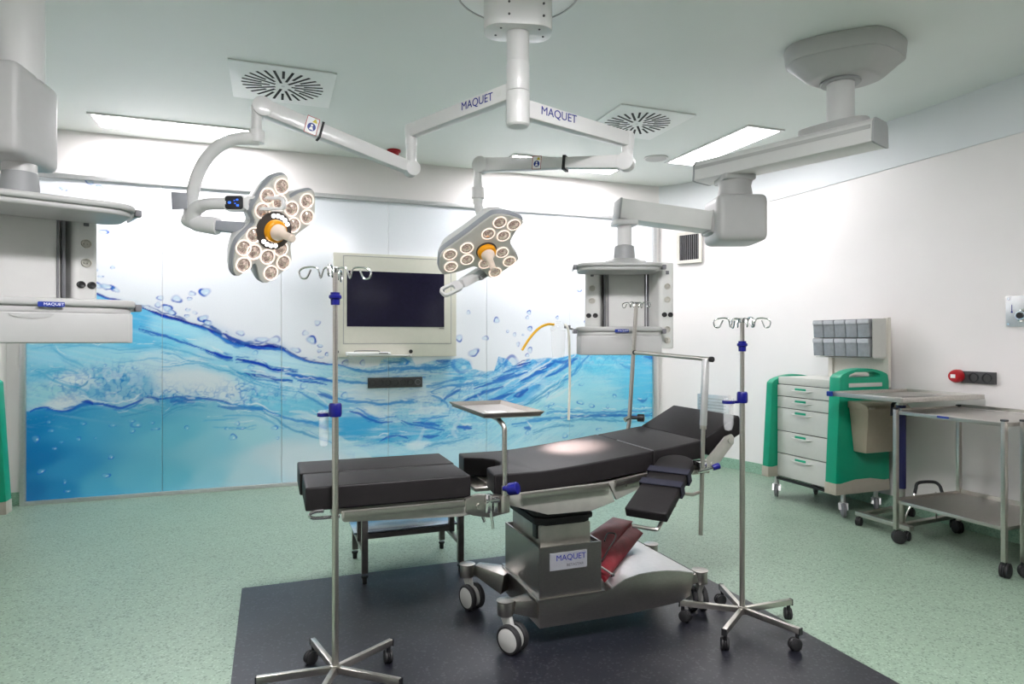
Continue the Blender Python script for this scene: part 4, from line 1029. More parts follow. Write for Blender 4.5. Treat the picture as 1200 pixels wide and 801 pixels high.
# maker's plate on the box
a = MB(off); a.box((1.240, 2.6185, .370), (.182, .003, .076)); lp = a.build('label_plate', M['plate'], ot)
fm = lambda x, z: Matrix.Translation(Vector((x, 2.6165, z)) - off) @ Matrix.Rotation(R(90), 4, 'X')
text('MAQUET', .036, fm(1.252, .384), M['letter'], lp)
text('BETASTAR', .017, fm(1.272, .350), M['letter_grey'], lp, sx=1.05)

# base: long sheet steel slab with a raised cover, two outrigger arms, four casters
a = MB(off)
prof = [(1.100, .212), (1.40, .212), (1.425, .205), (1.46, .218), (1.525, .248), (1.60, .262), (1.68, .264), (1.75, .260), (1.82, .250), (1.905, .230), (1.885, .125), (1.82, .100), (1.56, .086), (1.100, .086)]
a.prism(prof, -.50, 0, xz(2.618), bev=.003)
a.build('base_body', M['steel_sheet'], ot)
a = MB(off)
top = [(1.46, .222), (1.525, .252), (1.60, .266), (1.68, .268), (1.75, .264), (1.82, .254), (1.905, .234)]
a.prism(top + [(x, z - .005) for x, z in top[::-1]], -.505, .004, xz(2.618))
a.tube([(1.452, 2.60, .224), (1.452, 2.70, .240)], .005)
a.build('base_cover', M['alu'], ot)
a = MB(off)
a.beam((1.11, 2.70, .155), (.99, 2.672, .182), .11, .085, .055, .052, bev=.006)
a.build('outrigger_arm', M['steel_sheet'], ot)
a = MB(off)
a.beam((1.11, 3.03, .155), (.98, 3.165, .186), .15, .10, .055, .05, bev=.006)
a.build('outrigger_arm', M['steel_sheet'], ot)
a = MB(off)
a.beam((1.87, 2.70, .165), (1.955, 2.672, .190), .08, .055, .05, .045, bev=.005)
a.build('outrigger_arm', M['steel_sheet'], ot)
a = MB(off)
a.beam((1.87, 3.06, .165), (1.955, 3.115, .190), .08, .055, .05, .045, bev=.005)
a.build('outrigger_arm', M['steel_sheet'], ot)

def table_caster(px, py, ang):
    """steel cap, pale stem, twin wheels with pale discs and black tyres"""
    d = Vector((math.cos(ang), math.sin(ang), 0)); sd = Vector((-d.y, d.x, 0))
    r = .0625
    c = Vector((px, py, r)) + d * .040
    a = MB(off)
    a.cyl((px, py, .152), (px, py, .212), .036, n=24, bev=.004)
    a.cyl((px, py, .210), (px, py, .216), .040, n=24, bev=.002)
    cp = a.build('caster', M['steel_sheet'], ot)
    a = MB(off)
    a.beam(Vector((px, py, .16)), c + Vector((0, 0, -.005)), .024, .052, .022, .04, bev=.006)
    a.build('stem', M['caster_white'], cp)
    q = sd.to_track_quat('Z', 'Y').to_matrix().to_4x4()
    a = MB(off); b = MB(off)
    for k in (-1, 1):
        cc = c + sd * k * .026
        a.lathe([(.050, -.013), (.0575, -.013), (.0625, -.008), (.0625, .008), (.0575, .013), (.050, .013), (.050, -.013)], Matrix.Translation(cc) @ q, 32)
        b.lathe([(0, -.014), (.047, -.014), (.0515, -.011), (.0515, .011), (.047, .014), (0, .014)], Matrix.Translation(cc) @ q, 32)
    a.build('tyre', M['rubber'], cp)
    b.build('wheel_disc', M['caster_white'], cp)
table_caster(.958, 2.664, R(-58))
table_caster(.932, 3.165, R(-70))
table_caster(1.985, 2.680, R(75))
table_caster(1.985, 3.120, R(60))

# red pouch lying on the base behind the column
rb = thing('red_pouch', 'dark red folded rubber pouch leaning on the table base behind the steel box', 'bag', (1.47, 2.80, .22))
o2 = rb.location
def slab_quad(name, P, th, m, parent, bulge=.012):
    """puffy quilt-like slab on four corner points"""
    n = 8
    a = MB(o2)
    t = bmesh.new()
    c = [Vector(p) for p in P]
    nrm = (c[1] - c[0]).cross(c[3] - c[0]).normalized()
    lay = []
    for s in (-1, 1):
        g = []
        for i in range(n + 1):
            row = []
            for j in range(n + 1):
                u, v = i / n, j / n
                p = c[0].lerp(c[1], u).lerp(c[3].lerp(c[2], u), v)
                puff = th / 2 + bulge * math.sin(math.pi * u) * math.sin(math.pi * v)
                puff += .006 * math.sin(u * 9 + v * 5) * math.sin(math.pi * u)
                if (i in (0, n)) or (j in (0, n)):
                    puff = th * .3
                row.append(t.verts.new(p + nrm * puff * s))
            g.append(row)
        lay.append(g)
    for s, g in zip((-1, 1), lay):
        for i in range(n):
            for j in range(n):
                t.faces.new((g[i][j], g[i + 1][j], g[i + 1][j + 1], g[i][j + 1]))
    A, B = lay
    for k in range(n):
        t.faces.new((A[k][0], A[k + 1][0], B[k + 1][0], B[k][0])); t.faces.new((A[k][n], A[k + 1][n], B[k + 1][n], B[k][n]))
        t.faces.new((A[0][k], A[0][k + 1], B[0][k + 1], B[0][k])); t.faces.new((A[n][k], A[n][k + 1], B[n][k + 1], B[n][k]))
    bmesh.ops.recalc_face_normals(t, faces=t.faces[:])
    a._add(t)
    return a.build(name, m, parent, ang=60)
slab_quad('pouch', [(1.44, 2.645, .240), (1.86, 3.01, .310), (1.80, 3.07, .365), (1.418, 2.72, .305)], .03, M['redbag'], rb)
slab_quad('flap', [(1.425, 2.695, .305), (1.82, 3.045, .368), (1.73, 3.10, .385), (1.420, 2.85, .375)], .03, M['redbag'], rb)
a = MB(o2); a.tube(smooth_path([(1.45, 2.70, .315), (1.52, 2.76, .345), (1.60, 2.84, .365), (1.62, 2.88, .375), (1.58, 2.88, .38), (1.53, 2.82, .365)], 5), .0035); a.build('cord', M['black'], rb)
st_ = thing('steel_rod_clip', 'short thin steel rod lying across the red pouch on the table base', 'rod', (1.46, 2.66, .27))
a = MB(st_.location); a.tube([(1.395, 2.655, .325), (1.475, 2.645, .268)], .0055); a.box((1.478, 2.645, .266), (.018, .012, .018), bev=.003); a.build('rod', M['chrome'], st_)

# ------------------------------------------------------------------ things clamped to the table
# small instrument tray on a bent post
tr = thing('instrument_tray', 'small steel instrument tray on a bent post clamped to the table near side', 'tray', (.905, 2.535, .66))
off = tr.location
TZ = 1.028
a = MB(off)
tx0, tx1, ty0, ty1 = .815, 1.085, 2.53, 3.08
a.box(((tx0 + tx1) / 2, (ty0 + ty1) / 2, TZ), (tx1 - tx0 - .02, ty1 - ty0 - .02, .003))
for p0, p1, wx in (((tx0, ty0, 0), (tx1, ty0, 0), 'y'), ((tx0, ty1, 0), (tx1, ty1, 0), 'y'), ((tx0, ty0, 0), (tx0, ty1, 0), 'x'), ((tx1, ty0, 0), (tx1, ty1, 0), 'x')):
    cx, cy = (tx0 + tx1) / 2, (ty0 + ty1) / 2
    q = [Vector((p0[0], p0[1], TZ + .020)), Vector((p1[0], p1[1], TZ + .020))]
    inn = [Vector((p.x + (.018 if p.x < cx else -.018), p.y + (.018 if p.y < cy else -.018), TZ)) for p in q]
    t = bmesh.new()
    vs = [t.verts.new(v) for v in (q[0], q[1], inn[1], inn[0])]
    f = t.faces.new(vs)
    g = bmesh.ops.extrude_face_region(t, geom=[f])
    bmesh.ops.translate(t, vec=(0, 0, -.003), verts=[v for v in g['geom'] if isinstance(v, bmesh.types.BMVert)])
    bmesh.ops.recalc_face_normals(t, faces=t.faces[:])
    a._add(t)
a.build('tray_top', M['tray_steel'], tr)
a = MB(off)
a.tube(smooth_path([(.908, 2.535, .70), (.908, 2.535, .93), (.908, 2.540, .985), (.900, 2.57, 1.008), (.900, 2.62, 1.016), (.905, 2.80, 1.020)], 6), .0105, n=14)
a.build('post', M['steel'], tr)
a = MB(off); a.cyl((.908, 2.535, .635), (.908, 2.535, .705), .021, n=20, bev=.004); a.cyl((.908, 2.535, .70), (.908, 2.535, .745), .013, n=14); a.build('socket_clamp', M['steel'], tr)
a = MB(off); a.cyl((.915, 2.505, .735), (.945, 2.475, .745), .026, n=10, bev=.006); a.cyl((.905, 2.53, .735), (.918, 2.503, .736), .012); a.build('clamp_knob', M['blue'], tr)
nl = tag(MB((.93, 2.72, TZ + .003)).box((.93, 2.72, TZ + .0035), (.085, .055, .002), (0, 0, .15)).build('paper_label', M['white']), 'small white paper label lying in the steel instrument tray', 'label')
nl.location = (.93, 2.72, TZ + .0022)

# arm board
AA = Vector((.34, .25, .17)).normalized()            # up along the board
AY = Vector((-.59, .80, 0)).normalized()
ab = thing('arm_board', 'black padded arm board with navy straps hanging off the table near side', 'arm board', (1.86, 2.52, .76))
off = ab.location
fm2 = frame((1.436, 2.30, .632), AA, AY)
a = MB(off)
L_, W_ = .450, .180
out = [(0, -W_ / 2), (L_ - .06, -W_ / 2 * .92)] + [(L_ - .06 + .06 * math.sin(R(t)), -W_ / 2 * .92 * math.cos(R(t))) for t in range(15, 180, 15)] + [(L_ - .06, W_ / 2 * .92), (0, W_ / 2)]
a.prism(out, -.022, .022, fm2, bev=.009, seg=3)
a.build('pad', M['vinyl'], ab, ang=40)
a = MB(off); a.prism([(.02, -.07), (.34, -.07), (.34, .07), (.02, .07)], -.034, -.023, fm2, bev=.003); a.build('board', M['paintgrey'], ab)
for u in (.205, .305):
    a = MB(off)
    hw = W_ / 2 + .004
    loop_o = [(-hw, -.030), (hw, -.030), (hw, .030), (-hw, .030)]
    loop_i = [(-hw + .004, -.0245), (hw - .004, -.0245), (hw - .004, .0245), (-hw + .004, .0245)]
    sm = fm2 @ Matrix.Translation((u, 0, 0)) @ Matrix(((0, 0, 1, 0), (1, 0, 0, 0), (0, 1, 0, 0), (0, 0, 0, 1)))
    a.prism([loop_o, loop_i], -.021, .021, sm, bev=.0015, seg=1)
    a.build('strap', M['strap'], ab)
a = MB(off)
def fp(u, v, w):
    return fm2 @ Vector((u, v, w))
a.tube(smooth_path([fp(.03, -.055, -.04), fp(-.018, -.055, -.04), fp(-.028, -.04, -.04), fp(-.028, .05, -.04)], 4), .008)
a.build('end_handle', M['steel'], ab)
a = MB(off)
a.beam(fp(.36, 0, -.036), (1.845, 2.525, .745), .03, .016, bev=.003)
a.tube([fp(.24, -.06, -.04), (1.76, 2.43, .66), (1.815, 2.46, .66)], .008)
a.tube([(1.80, 2.52, .74), (1.90, 2.50, .742)], .009)
a.box((1.845, 2.528, .752), (.05, .035, .05), bev=.005)
a.tube([fp(.30, -.02, -.04), fp(.30, -.02, -.04) + Vector((0, 0, -.10))], .009)
a.build('swivel_bracket', M['steel'], ab)

# anaesthesia screen bow: post, sleeve, horizontal bar, clamp
sb = thing('screen_frame', 'L-shaped steel screen bar on an upright post clamped beside the arm board', 'frame', (1.835, 2.455, .78))
off = sb.location
a = MB(off); a.tube([(1.822, 2.455, .468), (1.836, 2.455, .962)], .0095, n=14); a.cyl((1.8352, 2.455, .945), (1.8362, 2.455, .968), .0155, n=16, bev=.003); a.build('post', M['steel'], sb)
a = MB(off); a.cyl((1.836, 2.455, .962), (1.850, 2.455, 1.262), .0165, n=18, bev=.002); a.build('sleeve', M['alu'], sb)
a = MB(off); a.tube([(1.862, 2.435, 1.262), (1.815, 3.01, 1.283)], .010, n=14); a.build('cross_bar', M['steel'], sb)
a = MB(off); a.cyl((1.864, 2.422, 1.2615), (1.861, 2.440, 1.262), .0125, n=14, bev=.003); a.cyl((1.8152, 3.005, 1.2828), (1.8145, 3.018, 1.2832), .0125, n=14, bev=.003); a.build('end_cap', M['black'], sb)
a = MB(off); a.box((1.834, 2.480, .772), (.04, .06, .05), bev=.006); a.tube([(1.80, 2.44, .756), (1.872, 2.43, .772)], .008); a.build('rail_clamp', M['chrome'], sb)
a = MB(off); a.cyl((1.868, 2.431, .772), (1.900, 2.424, .781), .0125, .015, n=14, bev=.004); a.build('clamp_handle', M['blue'], sb)

# thin leaning pole on the far rail with its own hooks
rp = thing('rail_drip_pole', 'thin leaning steel drip pole clamped to the far side of the table', 'drip pole', (1.92, 3.25, .76))
off = rp.location
a = MB(off); a.tube([(1.888, 3.262, .66), (1.930, 3.262, .88), (1.976, 3.262, 1.555)], .012, n=14); a.build('pole', M['steel'], rp)
a = MB(off); a.cyl((1.935, 3.245, .905), (1.960, 3.225, .905), .010); a.cyl((1.960, 3.225, .905), (1.992, 3.20, .905), .022, n=10, bev=.006); a.build('clamp_knob', M['black'], rp)
a = MB(off); a.box((1.905, 3.235, .775), (.045, .055, .05), bev=.006); a.cyl((1.90, 3.262, .89), (1.925, 3.262, .90), .014); a.build('rail_clamp', M['chrome'], rp)
def hooks(a, c, L, r, n=4, a0=0.0, drop=.03):
    """wire hooks on the head of a drip pole: each arm ends in an open loop with a dip at its root"""
    for k in range(n):
        an = a0 + 2 * math.pi * k / n
        d = Vector((math.cos(an), math.sin(an), 0)); c = Vector(c)
        P = [c, c + d * L * .30 + Vector((0, 0, .003)), c + d * L * .42 + Vector((0, 0, -drop * .9)), c + d * L * .52 + Vector((0, 0, .002)),
             c + d * L * .85 + Vector((0, 0, .004)), c + d * L * 1.02 + Vector((0, 0, -drop * .25)), c + d * L * .98 + Vector((0, 0, -drop * .85)), c + d * L * .82 + Vector((0, 0, -drop * .9)), c + d * L * .70 + Vector((0, 0, -drop * .1))]
        a.tube(smooth_path(P, 5), r, n=8)
a = MB(off); hooks(a, (1.976, 3.262, 1.562), .085, .0028, 4, R(35), .026); a.cyl((1.976, 3.262, 1.55), (1.976, 3.262, 1.568), .010); a.build('hooks', M['chrome'], rp)

# ------------------------------------------------------------------ the two drip stands
def drip_stand(x, y, a0, zt, zk1, zk2, label, hook_a0):
    t = thing('drip_stand', label, 'drip stand', (x, y, 0), group='five-footed drip stands')
    a = MB(); a.cyl((0, 0, .075), (0, 0, zk2), .0125, n=20); a.build('lower_pole', M['steel'], t)
    a = MB(); a.cyl((0, 0, zk2 - .05), (0, 0, zt), .0100, n=20); a.build('upper_pole', M['steel'], t)
    a = MB(); a.lathe([(.011, -.026), (.017, -.026), (.018, -.004), (.024, 0), (.024, .010), (.018, .014), (.018, .022), (.011, .022)], Matrix.Translation((0, 0, zk1)), 12); a.build('clamp_collar', M['blue'], t)
    a = MB(); a.lathe([(.013, -.030), (.022, -.030), (.025, -.020), (.025, .014), (.021, .022), (.011, .022)], Matrix.Translation((0, 0, zk2)), 14)
    a.build('height_collar', M['blue'], t)
    a = MB(); hooks(a, (0, 0, zt - .004), .132, .0036, 4, hook_a0, .040); a.cyl((0, 0, zt - .02), (0, 0, zt + .002), .013, n=16, bev=.002); a.build('hooks', M['chrome'], t)
    a = MB(); a.cyl((0, 0, .068), (0, 0, .104), .020, n=16, bev=.002); a.build('hub', M['steel'], t)
    for k in range(5):
        an = a0 + 2 * math.pi * k / 5
        d = Vector((math.cos(an), math.sin(an), 0))
        a = MB(); a.beam(d * .012 + Vector((0, 0, .086)), d * .284 + Vector((0, 0, .086)), .020, .026, bev=.002); lg = a.build('leg', M['steel'], t)
        a = MB(); a.box(d * .2855 + Vector((0, 0, .085)), (.005, .022, .030), (0, 0, an)); a.build('end_cap', M['black'], lg)
        cs = caster(t, (d.x * .270, d.y * .270), .027, .036, .075, M['black'], M['rubber'], ang=an + R(60 + 47 * k), trail=.45)
    return t
drip_stand(.2305, 2.573, R(32), 1.627, 1.510, 1.085, 'tall steel drip stand in front of the wall screen, taller of the two', R(-16))
drip_stand(2.07, 2.475, R(-1), 1.450, 1.322, 1.085, 'steel drip stand at the head end of the table beside the arm board', R(-18))

def drip_cup(x, y, z, dirx, diry, r, h, label):
    t = thing('drip_cup', label, 'cup', (x + dirx * .065, y + diry * .065, z - h), group='clear drip cups')
    off = t.location
    c = Vector((x + dirx * .065, y + diry * .065, 0))
    a = MB(off); a.lathe([(r, z + .012), (r * 1.12, z + .014), (r, z), (r, z - h * .75), (r * .72, z - h * .95), (0, z - h), (0, z - h + .003), (r * .70, z - h * .92), (r - .0025, z - h * .74), (r - .0025, z), (r, z + .012)], Matrix.Translation(c), 24); a.build('cup', M['clear'], t)
    a = MB(off)
    a.lathe([(r + .001, z - .010), (r + .005, z - .010), (r + .005, z + .004), (r + .001, z + .004), (r + .001, z - .010)], Matrix.Translation(c), 24)
    a.beam((x + dirx * .018, y + diry * .018, z - .003), c + Vector((-dirx * r, -diry * r, z - .003)), .014, .012)
    a.build('bracket_ring', M['blue'], t)
    return t
drip_cup(2.07, 2.475, 1.062, -.94, .35, .024, .14, 'clear plastic cup in a blue ring on the drip stand at the table head')
drip_cup(.2305, 2.573, 1.062, -.60, .80, .020, .13, 'narrow clear plastic cup in a blue ring on the drip stand before the screen')

# ------------------------------------------------------------------ step stool behind the table
so = thing('step_stool', 'low steel two-step stool with black feet standing behind the leg cushions', 'step stool', (.75, 3.88, 0))
off = so.location
for (x, y, zt) in ((.485, 3.655, .39), (1.035, 3.655, .39), (.485, 3.86, .39), (1.035, 3.86, .39), (.485, 4.10, .20), (1.035, 4.10, .20)):
    if y == 3.86:
        a = MB(off); a.box((x, y, .29), (.032, .032, .22)); a.build('leg', M['dark_steel'], so)
        continue
    a = MB(off); a.box((x, y, (zt + .04) / 2 + .01), (.034, .034, zt - .055)); lg = a.build('leg', M['dark_steel'], so)
    a = MB(off); a.cyl((x, y, 0), (x, y, .042), .013, .014); a.cyl((x, y, .034), (x, y, .044), .019); a.build('rubber_foot', M['rubber'], lg)
a = MB(off); a.box((.76, 3.757, .398), (.62, .27, .018), bev=.004); a.build('upper_step', M['steel_sheet'], so)
a = MB(off); a.box((.76, 3.985, .222), (.62, .26, .014), bev=.004); a.build('lower_step', M['step_blue'], so)
a = MB(off)
a.box((.76, 3.86, .200), (.52, .024, .030)); a.box((.76, 4.10, .200), (.52, .024, .024))
for x in (.485, 1.035):
    a.box((x, 3.877, .165), (.020, .42, .022))
a.build('stretchers', M['dark_steel'], so)

# ------------------------------------------------------------------ surgical lamp mount and two lamps
LX, LY = 1.159, 3.037
sm_ = thing('lamp_ceiling_mount', 'white ceiling mount with thick column carrying both surgical lamp arms', 'lamp mount', (LX, LY, H))
off = sm_.location
mr_ = Matrix.Translation((LX, LY, 0)) @ Matrix.Rotation(R(-14), 4, 'Z')
a = MB(off); a.cyl((LX, LY, H - .014), (LX, LY, H - .001), .302, n=48, bev=.003); cd_ = a.build('ceiling_disc', M['vent_plate'], sm_)
a = MB(off); a.lathe([(.302, H - .001), (.302, H - .017), (.310, H - .017), (.310, H - .001)], Matrix.Translation((LX, LY, 0)), 48); a.build('rim', M['pend'], cd_)
a = MB(off)
a.prism(rrect(0, 0, .34, .20, .085, 7), 2.885, H - .014, mr_, bev=.006)
cv_ = a.build('cover', M['lamp_white'], sm_)
a = MB(off)
for x in (-.055, .115):
    for z in (2.93, 2.99):
        a.cyl(mr_ @ Vector((x, -.099, z)), mr_ @ Vector((x, -.103, z)), .006, n=10)
for x, y in ((-.11, .03), (-.09, -.05), (.10, -.055), (.13, .02)):
    a.cyl(mr_ @ Vector((x, y, 2.886)), mr_ @ Vector((x, y, 2.882)), .006, n=10)
a.build('screws', M['socket'], cv_)
a = MB(off); a.cyl((LX, LY, 2.735), (LX, LY, 2.89), .056, n=32); a.build('column', M['lamp_white'], sm_)

def light_head(root, mtx, outline, bulbs, leds, ring_c, hdir_len, flare, name_leds=True, bulb_r=.041):
    """lobed lamp head: face, grey edge band, pale back shell, reflectors, yellow ring and handle"""
    off = root.location
    sm = smooth_loop(smooth_loop(outline, 1, .16), 2, .25)
    cx = sum(p[0] for p in sm) / len(sm); cy = sum(p[1] for p in sm) / len(sm)
    inner = [(cx + (p[0] - cx) * .982, cy + (p[1] - cy) * .982) for p in sm]
    hd = MB(off); hd.prism(sm, -.052, -.010, mtx, bev=.010, seg=2); head = hd.build('lamp_head', M['lamp_grey'], root, ang=50)
    a = MB(off); a.prism(inner, -.012, .002, mtx, bev=.004, seg=2); face = a.build('face', M['lamp_face'], head, ang=50)
    a = MB(off); a.prism(sm, -.050, -.125, mtx, scale_top=.86, bev=.012, seg=3); a.build('back_shell', M['lamp_white'], head, ang=60)
    for (u, v) in bulbs:
        bm_ = mtx @ Matrix.Translation((u, v, .002))
        a = MB(off); a.lathe([(bulb_r, -.002), (bulb_r + .001, .004), (bulb_r - .003, .006), (bulb_r - .007, .003), (bulb_r - .007, -.001)], bm_, 22); rg = a.build('reflector_ring', M['bulb_ring'], head)
        a = MB(off); a.lathe([(bulb_r - .007, .003), (bulb_r * .62, .0012), (bulb_r * .40, .005), (bulb_r * .22, .008), (0, .009)], bm_, 18); a.build('reflector_dish', M['bulb_lens'], rg)
    if leds:
        a = MB(off); a.cyl(mtx @ Vector((ring_c[0], ring_c[1], 0)), mtx @ Vector((ring_c[0], ring_c[1], .008)), .098, n=36, bev=.002); rd = a.build('led_ring', M['ring_dark'], head)
        for k in list(range(-2, 3)) + list(range(9, 13)):
            an = R(70 + k * 18)
            a = MB(off); p = (ring_c[0] + .078 * math.cos(an), ring_c[1] + .078 * math.sin(an))
            a.cyl(mtx @ Vector((p[0], p[1], .006)), mtx @ Vector((p[0], p[1], .013)), .0105, n=14, bev=.002); a.build('led', M['led'], rd)
    rm = mtx @ Matrix.Translation((ring_c[0], ring_c[1], 0))
    a = MB(off); a.lathe([(.066, 0), (.066, .006), (.060, .010), (0, .010)], rm, 32); a.build('dark_ring', M['ring_dark'], head)
    a = MB(off); a.lathe([(.058, .008), (.058, .030), (.054, .036), (.044, .040), (0, .040)], rm, 32); a.build('yellow_ring', M['yellow'], head)
    a = MB(off); a.lathe([(.042, .038), (.042, .052), (.030, .070), (.021, .085), (.019, .165), (.020, .172), (.015, .176), (0, .176)], rm, 24); a.build('sterile_handle', M['handle'], head)
    return head

def warning_sticker(off, parent, mtx, k=1.0):
    mtx = mtx @ Matrix.Diagonal((k, k, 1, 1))
    """white label with red border, blue round sign and small yellow triangle"""
    a = MB(off); a.prism([(-.024, -.034), (.024, -.034), (.024, .034), (-.024, .034)], 0, .0012, mtx); s_ = a.build('sign_label', M['white'], parent)
    a = MB(off); a.prism([[(-.024, -.034), (.024, -.034), (.024, .034), (-.024, .034)], [(-.0215, -.0315), (.0215, -.0315), (.0215, .0315), (-.0215, .0315)]], .001, .0018, mtx); a.build('label_border', M['red'], s_)
    a = MB(off); a.prism(circle(0, -.006, .016), .001, .002, mtx); a.build('round_sign', M['sign_blue'], s_)
    a = MB(off); a.prism(circle(0, .0005, .0045, 12), .0018, .0028, mtx); a.prism([(-.008, -.017), (.008, -.017), (.004, -.006), (-.004, -.006)], .0018, .0028, mtx); a.build('figure_mark', M['white'], s_)
    a = MB(off); a.prism([(-.002, .014), (.018, .014), (.008, .030)], .001, .002, mtx); a.build('warning_triangle', M['sign_yellow'], s_)

# ---- left lamp
ll = thing('surgical_lamp', 'left surgical lamp with white lights ringing its yellow collar, arms bent over the mural', 'surgical lamp', (LX, LY, 2.62), group='surgical lamps')
off = ll.location
E1 = Vector((.769, 3.768, 2.555))                     # first elbow
a = MB(off); a.cyl((LX, LY, 2.59), (LX, LY, 2.735), .0575, n=32, bev=.004); a.build('collar', M['lamp_white'], ll)
A0 = Vector((LX, LY, 2.60)); d0 = (Vector((E1.x, E1.y, 2.60)) - A0).normalized()
a = MB(off); a.beam(A0 + d0 * .04, Vector((E1.x, E1.y, 2.57)) + d0 * .03, .062, .085, .056, .078, bev=.012); arm1 = a.build('extension_arm', M['lamp_white'], ll)
side = Vector((d0.y, -d0.x, 0))                       # horizontal normal of the arm
if side.y > 0:
    side = -side
along = Vector((0, 0, 1)).cross(side)
mid = A0 + d0 * .205 + side * .0325
text('MAQUET', .060, Matrix.Translation(-off) @ frame(A0 + d0 * .26 + side * .0318 + Vector((0, 0, -.004)), along, (0, 0, 1)), M['letter'], arm1, sx=.95)
a = MB(off); a.prism(rrect(0, 0, .035, .03, .002, 2), 0, .001, frame(A0 + d0 * .10 + side * .0315, along, (0, 0, 1))); a.build('type_label', M['pend_light'], arm1)
a = MB(off); a.cyl(E1 + Vector((0, 0, .052)), E1 + Vector((0, 0, -.07)), .032, n=24, bev=.004); a.cyl(E1 + Vector((0, 0, -.06)), E1 + Vector((0, 0, -.23)), .030, n=24, bev=.004); a.build('elbow', M['lamp_white'], ll)
S0 = Vector((.768, 3.762, 2.350)); S1 = Vector((-.045, 3.64, 2.565))
sd = (S1 - S0).normalized()
a = MB(off); a.beam(S0, S1, .070, .072, .070, .092, bev=.018)
y_ = sd.cross(Vector((0, 0, 1))).normalized()
for p, r_ in ((S0, .045), (S1, .052)):
    a.cyl(p - y_ * .036, p + y_ * .036, r_, n=28, bev=.006)
sa = a.build('spring_arm', M['lamp_white'], ll)
sn = y_ if y_.y < 0 else -y_
sx_ = Vector((0, 0, 1)).cross(sn)
updir = sn.cross(sd if sd.x > 0 else -sd)
if updir.z < 0: updir = -updir
warning_sticker(off, sa, frame(S0.lerp(S1, .70) + sn * .0352, updir.cross(sn), updir), 1.4)
a = MB(off); a.beam(S0.lerp(S1, .645), S0.lerp(S1, .63), .075, .090, .075, .090); a.build('black_strap', M['rubber'], sa)
# joint down to the yoke
Y0 = Vector((-.072, 3.635, 2.54))
a = MB(off); a.cyl(Y0 + Vector((0, 0, .02)), Y0 + Vector((0, 0, -.14)), .026, n=22, bev=.003); a.cyl(Y0 + Vector((0, 0, -.10)), Y0 + Vector((0, 0, -.165)), .040, n=24, bev=.006); a.build('drop_joint', M['lamp_white'], ll)
pth = smooth_path([(-.060, 3.632, 2.395), (-.13, 3.635, 2.394), (-.21, 3.65, 2.375), (-.29, 3.68, 2.315), (-.345, 3.70, 2.23), (-.378, 3.712, 2.12), (-.388, 3.715, 2.00)], 6)
a = MB(off); a.tube(pth, [.034] * 8 + [.031] * (len(pth) - 8), n=18); a.cyl((-.385, 3.714, 2.035), (-.388, 3.715, 1.975), .038, n=20, bev=.005); a.build('yoke', M['lamp_white'], ll)
ym = frame((-.43, 3.675, 2.055), (.95, -.30, 0), (0, 0, 1))
a = MB(off); a.prism([(-.045, -.045), (.03, -.04), (.03, .042), (-.050, .047)], -.003, .003, ym, bev=.002); ys = a.build('yoke_plate', M['plate'], ll)
a = MB(off); a.cyl((-.372, 3.66, 1.945), (-.25, 3.60, 1.925), .040, .046, n=24, bev=.014); a.cyl((-.41, 3.70, 1.975), (-.34, 3.66, 1.94), .042, n=20, bev=.012); a.build('yoke_pivot', M['lamp_white'], ll)
hp = smooth_path([(-.372, 3.66, 1.955), (-.362, 3.63, 2.005), (-.325, 3.60, 2.026), (-.28, 3.565, 2.030), (-.20, 3.53, 2.030)], 6)
a = MB(off); a.tube(hp, [.034] * 12 + [.030] * (len(hp) - 12), n=18); ha = a.build('control_arm', M['lamp_white'], ll)
dm = frame((-.172, 3.497, 2.030), (.95, -.32, 0), (0, 0, 1))
a = MB(off); a.prism(rrect(0, 0, .105, .076, .016), -.045, .003, dm, bev=.004); a.build('display_housing', M['lamp_white'], ha)
a = MB(off); a.prism(rrect(0, 0, .088, .066, .013), .0025, .006, dm, bev=.001); ds = a.build('display', M['black'], ha)
a = MB(off)
for (u, v, q) in ((-.022, .000, .009), (.016, .014, .007), (.018, -.014, .008), (.002, .010, .004), (.006, -.004, .004)):
    a.prism(rrect(u, v, q * 1.6, q * 1.2, q * .3), .0055, .0068, dm)
a.build('display_symbols', M['disp_blue'], ds)
fm3 = frame((-.030, 3.445, 2.026), (.95, -.32, 0), (0, 0, 1))
a = MB(off); a.prism([rrect(0, 0, .205, .070, .026), rrect(.004, 0, .160, .038, .012)], -.016, .012, fm3, bev=.004); a.build('grip_frame', M['lamp_white'], ha)

nL = Vector((.506, -.797, -.331)); e1 = Vector((.844, .536, 0)); e2 = nL.cross(e1)
mL = frame((0, 3.52, 1.906), e1, e2)
outL = [(.03, .302), (.066, .172), (.123, .221), (.194, .251), (.214, .225), (.244, .083), (.150, .000), (.124, -.062), (.162, -.164), (.032, -.287), (-.014, -.266), (-.052, -.168), (-.132, -.263), (-.163, -.236), (-.174, -.155), (-.167, -.072), (-.086, .025), (-.130, .076), (-.081, .206), (-.042, .269)]
bulL = [(.009, .229), (-.058, .168), (.013, .148), (.087, .127), (.166, .182), (.187, .1), (.116, .046), (.072, -.088), (.102, -.157), (.041, -.219), (.005, -.137), (-.074, -.12), (-.116, -.191), (-.133, -.105), (-.091, -.036), (-.070, .092)]
light_head(ll, mL, outL, bulL, True, (.012, .002), 0, 0)
a = MB(off); a.beam(Vector((-.33, 3.64, 1.935)), mL @ Vector((-.09, -.02, -.075)), .06, .05, .07, .06, bev=.015); a.build('head_bracket', M['lamp_grey'], ll)

